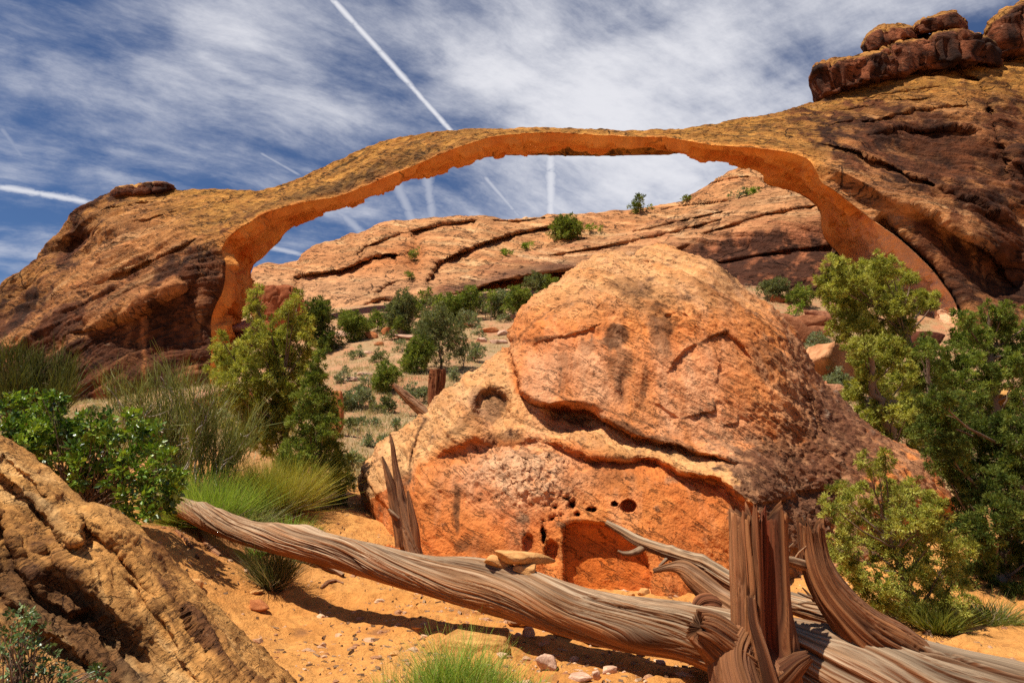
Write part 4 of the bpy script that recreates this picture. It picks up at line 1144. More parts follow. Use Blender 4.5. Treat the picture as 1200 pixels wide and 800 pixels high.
    # closed, sunken ends
    def cap(ring, c, t, sgn):
        out = []
        for f, dz in ((.72, -.05), (.35, -.30), (.05, -.35)):
            out.append(c + (ring - c) * f + t * sgn * dz * np.linalg.norm(ring - c, axis=1).mean())
        return out
    c0 = cap(G[0], G[0].mean(0), T[0], -1); c1 = cap(G[-1], G[-1].mean(0), T[-1], 1)
    Gf = np.concatenate([np.stack(c0[::-1]), G, np.stack(c1)], 0)
    N = gridnormals(G, False, True)
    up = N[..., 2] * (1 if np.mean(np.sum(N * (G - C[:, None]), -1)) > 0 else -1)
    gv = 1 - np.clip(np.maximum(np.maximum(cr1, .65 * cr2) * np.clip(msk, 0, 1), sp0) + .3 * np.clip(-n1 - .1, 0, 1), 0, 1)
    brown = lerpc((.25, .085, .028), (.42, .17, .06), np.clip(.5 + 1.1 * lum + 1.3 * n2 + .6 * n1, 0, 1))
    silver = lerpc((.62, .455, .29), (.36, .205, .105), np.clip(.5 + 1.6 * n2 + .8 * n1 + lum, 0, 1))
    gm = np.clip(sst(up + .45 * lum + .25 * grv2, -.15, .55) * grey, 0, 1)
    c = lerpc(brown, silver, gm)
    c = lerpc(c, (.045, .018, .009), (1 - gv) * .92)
    c = lerpc(c, (.10, .045, .022), np.clip(kn * 1.2 + .6 * n2 * (kn > .1), 0, .8))
    rd = lerpc((.26, .05, .018), (.10, .022, .010), np.clip(.5 + 1.6 * grv2, 0, 1))
    c = lerpc(c, rd, np.clip(red * (.6 + lum) + hm, 0, 1) * .9)
    tn = np.asarray(tone) if np.ndim(tone) == 0 else np.interp(s / ln[-1], [q[0] for q in tone], [q[1] for q in tone])[..., None]
    c = c * tn * (1 + .35 * fbm(g * np.array([.2, .2, .9]), 1.0, 4, seed + 12))[..., None]
    cf = np.concatenate([np.repeat(c[:1] * .45, 3, 0), c, np.repeat(c[-1:] * .45, 3, 0)], 0)
    gf = np.concatenate([np.repeat(g[:1], 3, 0), g, np.repeat(g[-1:], 3, 0)], 0) / KR
    nn = len(Gf)
    sg = np.mean(np.sum(N * (G - C[:, None]), -1)) > 0
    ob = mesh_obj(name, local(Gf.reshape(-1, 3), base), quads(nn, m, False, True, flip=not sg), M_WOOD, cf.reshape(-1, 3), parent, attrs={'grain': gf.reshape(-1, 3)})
    if label:
        ob['label'] = label
    return ob


def stick(name, pts, parent, base, seed=0, n=60, m=14, world=False, grey=.9, red=0.):
    return wood(name, pts, parent, base, n, m, seed, 1.5, .10, (0, 0), (), grey, red, None, 0, world)


b0 = on_ground(700, 750, 5.55)
log = empty('fallen_log', b0, 'long grooved juniper log lying across the foreground in front of the boulder', 'log')
wood('trunk', [(170, 583, 8.8, 9), (196, 589, 8.6, 11), (222, 598, 8.3, 13), (250, 608, 8.0, 15), (287, 622, 7.6, 15), (337, 634, 7.1, 18), (400, 649, 6.75, 21), (450, 661, 6.5, 22), (500, 673, 6.3, 24),
               (540, 682, 6.15, 28), (600, 696, 5.95, 30), (650, 708, 5.8, 31), (700, 720, 5.65, 32), (750, 730, 5.5, 34), (800, 738, 5.35, 36), (850, 752, 5.2, 42), (900, 769, 5.05, 50), (960, 786, 4.9, 58),
               (1030, 803, 4.75, 66), (1100, 822, 4.62, 70), (1160, 838, 4.5, 72), (1230, 856, 4.4, 74), (1330, 880, 4.25, 76)], log, b0,
     2600, 320, 3, -.75, .075, (.12, .05), ((.30, .2, .03, .5, .22), (.335, -.1, .02, .5, .30), (.40, .6, .05, .4, .12), (.13, .3, .01, .8, .22), (.56, -.4, .05, .5, .10), (.62, .9, .02, .3, .14)), tone=[(0, .95), (.6, .95), (.72, .75), (1, .6)], shrink=.90)
wood('limb', [(1120, 808, 4.82, 20), (1078, 782, 4.76, 29), (1042, 758, 4.74, 31), (1012, 738, 4.74, 29), (990, 716, 4.75, 25), (970, 690, 4.78, 21), (958, 665, 4.80, 18), (953, 640, 4.82, 16), (951, 618, 4.82, 15)], log, b0,
     700, 170, 11, .35, .07, (.05, .10), ((.6, 1.0, .08, .6, .2),), .16, .2, tone=.82, label='bent reddish broken limb standing up from the log')
wood('broken_limb', [(900, 752, 5.25, 20), (860, 716, 5.35, 17), (838, 699, 5.42, 14), (815, 679, 5.48, 12), (800, 667, 5.52, 9), (785, 665, 5.55, 4.5), (766, 669, 5.58, 2.5)], log, b0, 400, 90, 13, 1.5, .14, (0, .02), ((.55, 1.5, .05, .7, .5),), .55, .1)
wood('knot', [(846, 718, 5.36, 10), (834, 709, 5.34, 12), (822, 707, 5.32, 10), (815, 712, 5.30, 6)], log, b0, 120, 60, 17, .5, .16, (0, .03), (), .1, .6)
wood('twig', [(952, 664, 4.80, 6), (940, 661, 4.78, 6.5), (928, 657, 4.77, 6), (920, 655, 4.76, 4)], log, b0, 60, 24, 19, .5, .2, (0, .02), (), .8)
for k, q in enumerate(([(930, 658, 4.77, 1.6), (936, 648, 4.76, 1.2), (945, 640, 4.75, .8)], [(925, 654, 4.76, 1.4), (922, 645, 4.76, 1.0), (930, 636, 4.75, .7)], [(958, 702, 5.0, 2.5), (945, 698, 5.0, 2), (935, 694, 5.0, 1.2)],
                       [(962, 708, 5.0, 2.5), (948, 706, 5.0, 1.8), (936, 707, 5.0, 1.0)], [(955, 705, 5.0, 2), (946, 694, 5.0, 1.4), (940, 688, 5., .8)])):
    stick('twig', q, log, b0, 30 + k, 30, 8)

b1 = on_ground(850, 730, 5.9)
pole = empty('dead_branch', b1, 'straight silver grey branch leaning over the log in front of the red niche', 'branch')
wood('stem', [(711, 612, 6.35, 3), (730, 623, 6.25, 5), (750, 635, 6.15, 6.5), (792, 649, 5.98, 8), (825, 662, 5.85, 9.5), (862, 684, 5.72, 11), (918, 704, 5.55, 12), (965, 718, 5.4, 13), (1010, 738, 5.25, 12)], pole, b1,
     900, 110, 41, .5, .12, (.02, .02), ((.30, .3, .015, .8, .25), (.42, .2, .02, .7, .25)), 1.0)
stick('twig', [(757, 639, 6.12, 4), (748, 645, 6.1, 4), (740, 648, 6.08, 3.4), (731, 648, 6.06, 2.6), (724, 645, 6.05, 1.2)], pole, b1, 43, 60, 24)
stick('twig', [(784, 652, 6.0, 3), (778, 658, 5.98, 2), (772, 663, 5.97, 1.0)], pole, b1, 44, 30, 12)

b2 = on_ground(890, 806, 4.6)
stump = empty('tree_stump', b2, 'tall split upright stump with a torn top and hollow red heart', 'stump')
wood('trunk', [(898, 850, 4.62, 44), (896, 806, 4.62, 38), (894, 770, 4.62, 33), (892, 730, 4.62, 30), (891, 690, 4.62, 29), (890, 650, 4.62, 29), (889, 608, 4.62, 29)], stump, b2,
     1000, 260, 51, .12, .075, (0, .19), ((.55, 2.2, .2, .5, .25), (.2, -1.6, .15, .6, .3)), .25, .22, (.22, .42, .62, .30, 1.2), .38, tone=.88, split=1.3)
wood('root', [(905, 800, 4.66, 36), (880, 790, 4.60, 34), (858, 772, 4.54, 30), (840, 752, 4.50, 25), (824, 738, 4.47, 22), (814, 733, 4.46, 17)], stump, b2, 420, 170, 53, .5, .12, (0, .05), ((.75, .5, .12, .9, .2),), .22, .2, tone=.85)
wood('root', [(868, 748, 4.56, 20), (858, 770, 4.48, 24), (862, 800, 4.42, 27), (872, 830, 4.38, 30)], stump, b2, 260, 110, 54, .5, .13, (.02, 0), (), .2, .25, tone=.8)
wood('root', [(905, 800, 4.5, 20), (922, 788, 4.46, 15), (936, 776, 4.44, 11), (948, 768, 4.43, 6)], stump, b2, 200, 80, 55, .5, .13, (0, .03), (), .15, .4, tone=.6)
wood('splinter', [(880, 700, 4.42, 5), (884, 730, 4.40, 6), (893, 762, 4.38, 7), (903, 800, 4.37, 9)], stump, b2, 200, 40, 57, .3, .12, (.03, 0), (), .45, .1)

b3 = on_ground(482, 655, 8.15)
snag = empty('dead_snag', b3, 'narrow splintered dead trunk standing against the left end of the boulder', 'dead tree')
wood('trunk', [(490, 690, 8.1, 14), (481, 640, 8.1, 11), (474, 605, 8.1, 8.5), (468, 575, 8.1, 6), (463, 545, 8.1, 3.6), (460, 522, 8.1, 2.4), (457, 509, 8.1, .9)], snag, b3, 600, 100, 61, .3, .16, (0, .03), (), .55, .1, None, .3)
wood('splinter', [(470, 640, 8.05, 7), (464, 600, 8.05, 6), (457, 565, 8.05, 4.5), (451, 545, 8.05, 2.6), (448, 535, 8.05, 1.0)], snag, b3, 300, 50, 62, .3, .16, (0, .02), (), .6, .1)
wood('splinter', [(488, 655, 8.08, 7), (484, 615, 8.08, 6), (480, 590, 8.08, 3.5), (478, 575, 8.08, 1.2)], snag, b3, 300, 50, 63, .3, .16, (0, .02), (), .45, .2)
stick('twig', [(466, 608, 8.0, 3), (460, 602, 7.98, 3), (455, 596, 7.97, 1.5)], snag, b3, 64, 30, 14)

g = ground_at(499, 489); yy = g[1]
lean = wood('leaning_log', [(505, 492, yy, 6), (492, 480, yy, 6.5), (480, 468, yy, 6), (470, 458, yy, 4.6), (461, 450, yy, 2.6)], None, (0, 0, 0), 300, 60, 71, .4, .16, (.03, .03), (), .5, .2)
tag(lean, 'short brown dead log leaning beside a small bush on the grassy slope', 'log')
g = ground_at(512, 480); yy = g[1]
st2 = wood('tree_stump', [(511, 484, yy, 10), (511, 470, yy, 9.5), (511, 455, yy, 9), (512, 444, yy, 9), (512, 434, yy, 9)], None, (0, 0, 0), 260, 80, 73, .2, .18, (0, .10), (), .05, .75, None, .35)
tag(st2, 'small jagged dark red stump rising behind the left shoulder of the boulder', 'stump')
def lying(pts, seed, label, cat='branch', nm='dead_branch', **kw):
    w = []
    for px, py, rp in pts:
        g_ = ground_at(px, py); Yd = g_[1]; rr = rp * Yd / FPX
        w.append((g_[0], g_[1], g_[2] + rr * .6, rr))
    o = wood(nm, w, None, (0, 0, 0), 260, 40, seed, 1.0, .18, (.02, .02), (), kw.get('grey', .6), kw.get('red', .1), None, .3, True)
    return tag(o, label, cat)
lying([(628, 736, 2), (655, 745, 4.5), (687, 754, 5), (712, 758, 4), (736, 760, 2)], 81, 'dark rotten branch lying on the sand under the middle of the log', grey=.25)
lying([(592, 727, 1.5), (600, 732, 4), (612, 734, 4), (624, 732, 2.5)], 83, 'pale curved bit of driftwood on the sand below the cairn', grey=1)
lying([(344, 655, 3), (362, 660, 5), (382, 668, 5), (402, 676, 3)], 85, 'flaking slab of old bark on the bank under the log', 'bark', 'bark_slab', grey=.7)
lying([(376, 690, 1), (384, 684, 2.2), (394, 682, 1.6), (402, 686, .8)], 87, 'small dark twig on the shaded sand left of the grass tuft', grey=.2)
lying([(232, 618, 2), (238, 632, 3), (246, 645, 3), (258, 652, 2)], 89, 'twisted root hanging on the eroded bank under the root end of the log', 'root', 'dead_root', grey=.4, red=.3)
lying([(206, 622, 1.5), (222, 640, 2), (232, 655, 1.5)], 91, 'thin dark root beside the outcrop at the far end of the log', 'root', 'dead_root', grey=.2, red=.3)
lying([(288, 643, 2), (310, 650, 3.2), (340, 652, 2.5)], 93, 'thin grey stick on the ground behind the small shaded shrub', grey=.9)


# ------------------------------------------------------------------ loose stones
def stone(name, c, size, seed, colr, label, cat='stone', group=None, mat=None, planes=16, rot=0.0, parent=None, flat=0.0, n=72, m=40, crag=0.0):
    rg = np.random.default_rng(seed)
    D = rg.normal(size=(planes, 3)); D /= np.linalg.norm(D, axis=1, keepdims=True)
    D = np.r_[D, [[0, 0, 1], [0, 0, -1]]]
    h = np.r_[rg.uniform(.72, 1.0, planes), [.85 - flat, .8]]
    a = np.linspace(0, 2 * np.pi, n, endpoint=False)[:, None]; b_ = np.linspace(.001, np.pi - .001, m)[None, :]
    d = np.stack([np.cos(a) * np.sin(b_), np.sin(a) * np.sin(b_), np.cos(b_) + 0 * a], -1)
    dt = d @ D.T
    rr = np.where(dt > .05, h / np.maximum(dt, .05), 9.)
    pw = 22.0 if planes > 10 else 60.0
    r = (np.sum(rr ** -pw, -1)) ** (-1 / pw)
    q = d * r[..., None]
    nz = fbm(q + seed, 1.6, 5, seed % 50, .6)
    nz2 = fbm(q * np.array([1, 1, 3.5]) + seed, 2.5, 3, seed % 50 + 3)
    q = q * (1 + .09 * nz + .035 * nz2)[..., None]
    if crag:
        q = q * (1 + crag * (.22 * fbm(q * np.array([1, 1, 1.3]) + seed, 1.3, 3, 71) - .10 * np.exp(-(fbm(q * np.array([1, 1, 1.2]), 1.4, 3, 72) / .05) ** 2)))[..., None]
    q = q * np.asarray(size) * .5
    co, si = math.cos(rot), math.sin(rot)
    q = np.stack([q[..., 0] * co - q[..., 1] * si, q[..., 0] * si + q[..., 1] * co, q[..., 2]], -1)
    cc = lerpc(np.asarray(colr) * 1.12, np.asarray(colr) * np.array([.72, .62, .55]), np.clip(.5 + 1.5 * nz + .8 * nz2, 0, 1))
    ob = mesh_obj(name, q.reshape(-1, 3), quads(n, m, True, False, flip=True), mat or M_STONE, cc.reshape(-1, 3), parent)
    ob.location = [float(v) for v in c]
    if label:
        tag(ob, label, cat, group)
    return ob


def gstone(px, py, w, hgt, seed, colr, label, cat='stone', sink=.25, dep=None, **kw):
    """px,py = bottom middle of the stone in the photo, w/hgt = its size in photo pixels"""
    g_ = ground_at(px, py); s_ = g_[1] / FPX
    W, H = w * s_, hgt * s_; Dp = dep or .8 * W
    return stone(kw.pop('name', 'stone'), (g_[0], g_[1] + Dp * .3, g_[2] + H * (.5 - sink)), (W * 1.1, Dp, H * (1 + sink * .5)), seed, colr, label, cat, **kw)


OR = (.60, .31, .11); PK = (.60, .38, .26); RD = (.46, .17, .06); DK = (.30, .115, .05)
yc = 5.98
def cst(px, py, w, h, sd, lab, Y=yc, rot=0, flat=.2):
    p = P(px, py, Y); s_ = Y / FPX
    o = stone('stone', p, (w * s_, w * s_ * .8, h * s_ * 1.25), sd, OR, lab, 'stone', 'little cairn on the log', flat=flat, rot=rot); return o
cst(602.5, 652, 48, 14, 301, 'largest flat slab on top of the little cairn on the log', 5.95).rotation_euler = (0, .12, .2)
cst(616, 667, 30, 13, 303, 'rounded slab at the lower right of the little cairn on the log', 5.9)
cst(585, 658, 33, 12, 305, 'darker slab at the lower left of the little cairn on the log', 6.0).rotation_euler = (0, .25, 0)
cst(621, 659, 14, 7, 307, 'small chip wedged under the top slab of the little cairn on the log', 6.02)
gstone(643, 785, 20, 20, 311, PK, 'pale pink block standing on the sand below the middle of the log', rot=.5)
gstone(619, 748, 13, 14, 313, PK, 'small pointed pale stone beside the shadow of the log')
gstone(610, 734, 26, 8, 315, OR, 'flat pale stone right behind the shadow of the log below the cairn', flat=.3)
gstone(783, 697, 30, 14, 317, (.60, .24, .075), 'smooth orange stone lying at the foot of the red niche', flat=.1)
gstone(754, 698, 12, 9, 319, OR, 'small tan stone left of the smooth stone by the niche')
gstone(741, 699, 7, 5, 320, OR, 'tiny tan chip at the threshold of the red niche')
gstone(299, 716, 18, 14, 321, RD, 'angular reddish stone on the open sand right of the outcrop')
gstone(229, 690, 15, 11, 323, OR, 'squarish tan stone beside the edge of the outcrop')
gstone(297, 696, 14, 5, 325, OR, 'thin flat flake on the sand in the shadow of the log', flat=.3)
gstone(715, 790, 14, 9, 327, PK, 'small pale stone by the bottom edge right of the pink block')
gstone(682, 799, 26, 9, 329, PK, 'flat pale slab half buried at the bottom edge', flat=.3)
gstone(699, 797, 9, 12, 331, PK, 'upright pale chip behind the half buried slab at the bottom edge')
gstone(588, 770, 12, 5, 333, PK, 'small white chip on the sand right of the grass tuft')
gstone(558, 762, 74, 28, 335, (.62, .33, .10), 'wedge shaped sandy slab sticking out behind the grass tuft', sink=.40, flat=.45, rot=-.35, planes=8, mat=M_GROUND)
gstone(487, 740, 10, 5, 337, OR, 'small round pebble in the shadow of the log')
gstone(463, 769, 12, 5, 339, OR, 'dull tan pebble left of the grass tuft', flat=.2)
gstone(820, 790, 14, 8, 341, OR, 'small tan stone near the roots of the split stump')
gstone(776, 779, 10, 6, 343, PK, 'little pale stone on the sand under the thick part of the log')
gstone(560, 720, 9, 5, 345, OR, 'tiny stone on the lit sand strip below the log')

# rocks on the slope to the right of the boulder
gstone(978, 452, 60, 58, 401, (.58, .28, .13), 'steep triangular orange block beside the right junipers', 'rock', .1, name='rock', mat=M_RUBBLE, planes=10, rot=.4)
gstone(942, 432, 24, 18, 403, RD, 'small red rock tucked behind the shoulder of the boulder', 'rock', .15, name='rock', mat=M_RUBBLE)
gstone(968, 460, 18, 18, 405, (.52, .21, .10), 'small red wedge below the triangular block', 'rock', .15, name='rock', mat=M_RUBBLE)
gstone(987, 470, 22, 24, 407, (.58, .29, .16), 'pale slanting slab right of the red wedge', 'rock', .15, name='rock', mat=M_RUBBLE, planes=9)
gstone(925, 402, 44, 42, 409, DK, 'dark brown block in the rock band behind the boulder', 'rock', .1, name='rock', mat=M_RUBBLE, planes=11)
gstone(950, 386, 28, 22, 411, DK, 'dark roundish rock topping the band behind the boulder', 'rock', .1, name='rock', mat=M_RUBBLE)
gstone(968, 388, 32, 30, 413, (.34, .14, .07), 'brown rock at the right end of the band behind the boulder', 'rock', .1, name='rock', mat=M_RUBBLE)
gstone(958, 398, 34, 20, 415, DK, 'low dark rock in front of the band behind the boulder', 'rock', .1, name='rock', mat=M_RUBBLE)
gstone(914, 355, 22, 14, 417, RD, 'little red rock beside the bushes at the foot of the dark cliff', 'rock', .2, name='rock', mat=M_RUBBLE)
gstone(1180, 480, 84, 36, 419, (.60, .32, .10), 'broad yellow rock showing between the right junipers', 'rock', .2, name='rock', mat=M_RUBBLE, flat=.1)
gstone(920, 398, 26, 10, 421, (.56, .30, .16), 'pale flat rock against the boulder skyline', 'rock', .2, name='rock', mat=M_RUBBLE, flat=.2)
# blocks under the left leg of the arch
gstone(326, 398, 56, 84, 431, (.33, .105, .04), 'big red fractured block under the left leg of the arch', 'rock', .06, name='rock_block', mat=M_RUBBLE, planes=14, n=160, m=100, crag=1, flat=.25)
gstone(1086, 410, 52, 26, 432, (.10, .03, .015), 'dark red stone standing in for the shade of a cave under the foot of the right leg of the arch', 'rock', .1, name='rock', mat=M_RUBBLE)  # dark stone added for the darkness of a cave
gstone(300, 360, 36, 52, 433, (.50, .27, .15), 'pale layered block against the inner foot of the arch', 'rock', .05, name='rock_block', mat=M_RUBBLE, planes=12, n=120, m=80)
gstone(310, 394, 52, 26, 435, (.54, .30, .20), 'pale rounded slab among the tops of the left juniper', 'rock', .1, name='rock', mat=M_RUBBLE)
gstone(283, 410, 24, 26, 437, (.52, .30, .20), 'pale knob of rock left of the spire of the left juniper', 'rock', .1, name='rock', mat=M_RUBBLE)
gstone(393, 510, 18, 60, 439, (.55, .20, .07), 'narrow orange rock right behind the cone shaped juniper', 'rock', .1, name='rock', mat=M_RUBBLE)
gstone(250, 480, 60, 40, 441, (.50, .26, .16), 'low pinkish rock behind the feathery grey bush', 'rock', .3, name='rock', mat=M_RUBBLE, flat=.2)
_rub = np.random.default_rng(5)
RUB = [(435, 397, 16, 11, RD), (452, 393, 12, 12, RD), (470, 378, 26, 16, PK), (466, 392, 20, 8, PK), (512, 327, 14, 10, RD), (540, 400, 16, 8, PK), (575, 390, 18, 9, RD), (590, 393, 12, 8, PK), (566, 401, 10, 7, PK), (585, 403, 14, 7, PK),
       (430, 415, 12, 5, PK), (425, 440, 18, 5, PK), (410, 446, 22, 6, PK), (445, 405, 9, 6, RD), (398, 396, 18, 10, PK), (520, 372, 16, 9, RD), (482, 398, 20, 7, PK), (600, 375, 16, 9, PK), (548, 384, 9, 6, RD), (583, 352, 14, 10, PK), (555, 420, 16, 8, PK), (430, 462, 10, 4, RD)]
_rw = ['red', 'pale', 'reddish', 'pinkish', 'rough', 'blocky']
_where = ['left of the dark pinyon row', 'under the dark bushy tree', 'at the top of the bare patch', 'on the bare patch', 'below the undercut ridge', 'beside the open pinyon', 'in the rubble under the ridge', 'right end of the rubble', 'in front of the rubble', 'lowest of the rubble',
          'on the path of bare soil', 'near the cone shaped juniper', 'furthest down the bare soil', 'beside the small red blocks', 'behind the cone shaped juniper', 'between the two pinyons', 'half way up the bare patch', 'touching the boulder skyline', 'in the reddish hollow', 'between the ridge trees', 'behind the grey pinyon', 'at the edge of the sage band']
for k, (px, py, w, h, cl) in enumerate(RUB):
    gstone(px, py, w, h, 460 + k, cl, ('red ' if cl is RD else 'pale ') + 'slope rock ' + _where[k], 'rock', .15, name='rock', mat=M_RUBBLE, group='rocks scattered on the far slope', n=40, m=24)


def pebbles():
    rg = np.random.default_rng(9)
    n = 5200
    x = rg.normal(0.3, 2.2, n); y = 3.9 + rg.gamma(2., 1.5, n)
    k = rg.random(n); cl = fbm(np.stack([x, y, 0 * x], -1), .8, 3, 17); keep = (cl + .25 * rg.normal(size=n) > -.02); x, y = x[keep], y[keep]; n = len(x)
    s = np.exp(rg.normal(-4.85, .75, n)).clip(0, .045); z = zg(x, y)
    a = np.linspace(0, 2 * np.pi, 7)[:-1]
    ring = np.stack([np.cos(a), np.sin(a), 0 * a], -1)
    base = np.concatenate([[[0, 0, .8]], ring * .75 + [0, 0, .45], ring * 1.0 + [0, 0, -.2]])
    V = base[None] * (1 + .3 * rg.normal(size=(n, len(base), 3))) * s[:, None, None] * np.array([1.2, .9, .8]) + np.stack([x, y, z], -1)[:, None]
    f = [[0, 1 + k, 1 + (k + 1) % 6, 1 + (k + 1) % 6] for k in range(6)]
    ft = np.array([[0, 1 + k, 1 + (k + 1) % 6] for k in range(6)] + [q for k in range(6) for q in ([1 + k, 7 + k, 7 + (k + 1) % 6], [1 + k, 7 + (k + 1) % 6, 1 + (k + 1) % 6])])
    Fq = (ft[None] + (np.arange(n) * len(base))[:, None, None]).reshape(-1, 3)
    c = lerpc((.62, .40, .24), (.30, .12, .05), rg.random(n) ** 1.2)
    ob = mesh_obj('pebbles', V.reshape(-1, 3), Fq, M_STONE, np.repeat(c, len(base), 0), smooth=False)
    ob['kind'] = 'stuff'; ob['label'] = 'loose pebbles and wood chips scattered over the sand'




def litter():
    """bark chips, twigs and needles blown over the sand"""
    rg = np.random.default_rng(19); n = 2600
    x = rg.normal(0.0, 2.4, n); y = 4.0 + rg.gamma(2., 1.6, n); keep = fbm(np.stack([x, y, 0 * x], -1), .6, 3, 23) + .3 * rg.normal(size=n) > 0
    x, y = x[keep], y[keep]; n = len(x); a = rg.random(n) * np.pi; L = np.exp(rg.normal(-3.3, .5, n)); W = np.exp(rg.normal(-5.3, .4, n))
    dx, dy = np.cos(a), np.sin(a); z = zg(x, y) + W
    u = np.stack([dx * L, dy * L, rg.normal(0, .15, n) * L], -1) * .5; v = np.stack([-dy * W, dx * W, 0 * W], -1); w = np.stack([0 * W, 0 * W, W], -1); c = np.stack([x, y, z], -1)
    V = np.stack([c - u - v - w, c - u + v - w, c - u + w, c + u - v - w, c + u + v - w, c + u + w], 1).reshape(-1, 3)
    f = np.array([[0, 1, 4, 3], [1, 2, 5, 4], [2, 0, 3, 5]])
    F = (f[None] + (np.arange(n) * 6)[:, None, None]).reshape(-1, 4)
    o = mesh_obj('wood_litter', V, F, M_STONE, np.repeat(lerpc((.40, .26, .15), (.10, .045, .02), rg.random(n)), 6, 0), smooth=False)
    o['kind'] = 'stuff'; o['label'] = 'twigs and bark chips strewn over the sand'


pebbles()
litter()

# ------------------------------------------------------------------ plants
bpy.context.view_layer.update()
_dg = bpy.context.evaluated_depsgraph_get()


def hit(px, py, fallback=90.):
    d = pdir(px, py)
    ok, loc, *_ = sc.ray_cast(_dg, Vector((0, 0, EYE)), Vector([float(v) for v in d]))
    return np.array(loc) if ok else P(px, py, fallback)


def tubes(paths, m=7):
    """list of (points (k,3), radii (k,)) -> V, F"""
    Vs, Fs, off = [], [], 0
    for C, r in paths:
        T, U, B = frames(C)
        a = np.linspace(0, 2 * np.pi, m, endpoint=False)
        G = C[:, None] + (U[:, None] * np.cos(a)[None, :, None] + B[:, None] * np.sin(a)[None, :, None]) * np.asarray(r)[:, None, None]
        Vs.append(G.reshape(-1, 3)); Fs.append(quads(len(C), m, False, True, off)); off += G.shape[0] * m
    return np.concatenate(Vs), np.concatenate(Fs)


def bez(a, b, c, n):
    t = np.linspace(0, 1, n)[:, None]
    return (1 - t)**2 * a + 2 * t * (1 - t) * b + t * t * c


def unit(v):
    return v / np.maximum(np.linalg.norm(v, axis=-1, keepdims=True), 1e-9)


def leaves(base, dirs, L, W, col, rg, jit=.35, kite=.45):
    """kite shaped leaves: V (n*4,3), F (n,4), C"""
    n = len(base)
    s = unit(np.cross(dirs, rg.normal(size=(n, 3))))
    Ls = L * (1 + jit * rg.normal(size=(n, 1)).clip(-1.5, 1.5)); Ws = W * (1 + jit * rg.normal(size=(n, 1)).clip(-1.5, 1.5)) * .5
    nrm = np.cross(dirs, s)
    mid = base + dirs * Ls * kite + nrm * Ls * .06
    V = np.stack([base, mid + s * Ws, base + dirs * Ls, mid - s * Ws], 1)
    F = np.arange(n * 4).reshape(n, 4)
    return V.reshape(-1, 3), F, np.repeat(col, 4, 0)


def crown(blobs, tr, nl, L, W, pal, rg, up=.35, dens=1.5, squash=.9, fill=.5, dead=.02, straggle=.12, grow=1.0):
    Vs, Fs, Cs, off = [], [], [], 0
    bl = np.asarray(blobs)
    for x, y, z, r in bl:
        r = r * grow
        nt = max(3, int(dens * (r / tr) ** 2))
        d = unit(rg.normal(size=(nt, 3)))
        rad = r * (fill + (1.06 - fill) * rg.random((nt, 1)) ** .6) * (1 + straggle * rg.normal(size=(nt, 1)))
        c = np.array([x, y, z]) + d * rad * np.array([1, 1, squash])
        tone = np.clip(rg.normal(.5, .26, nt), 0, 1)
        k = np.repeat(np.arange(nt), nl)
        dd = unit(d[k] * .7 + rg.normal(size=(len(k), 3)) * .75 + np.array([0, 0, up]))
        b0_ = c[k] + dd * tr * rg.random((len(k), 1)) * .75
        tn = np.clip(tone[k] + .22 * rg.normal(size=len(k)), 0, 1)
        col = np.where((tn < .5)[:, None], lerpc(pal[0], pal[1], tn * 2), lerpc(pal[1], pal[2], tn * 2 - 1))
        dm = rg.random(len(k)) < dead
        col[dm] = np.array([.22, .12, .045])
        V, F, C = leaves(b0_, dd, L, W, col, rg)
        Vs.append(V); Fs.append(F + off); Cs.append(C); off += len(V)
    return np.concatenate(Vs), np.concatenate(Fs), np.concatenate(Cs)


P_YEL = ((.11, .125, .02), (.36, .36, .058), (.64, .62, .15))
P_GRN = ((.06, .085, .016), (.19, .24, .042), (.36, .40, .08))
P_DRK = ((.035, .054, .012), (.11, .145, .027), (.25, .28, .055))
P_GRY = ((.07, .085, .030), (.17, .19, .075), (.29, .30, .13))
P_SAGE = ((.13, .15, .08), (.26, .29, .15), (.38, .40, .22))
P_LIME = ((.08, .14, .015), (.22, .32, .03), (.36, .46, .07))
BARK = ((.13, .075, .045), (.30, .21, .145))


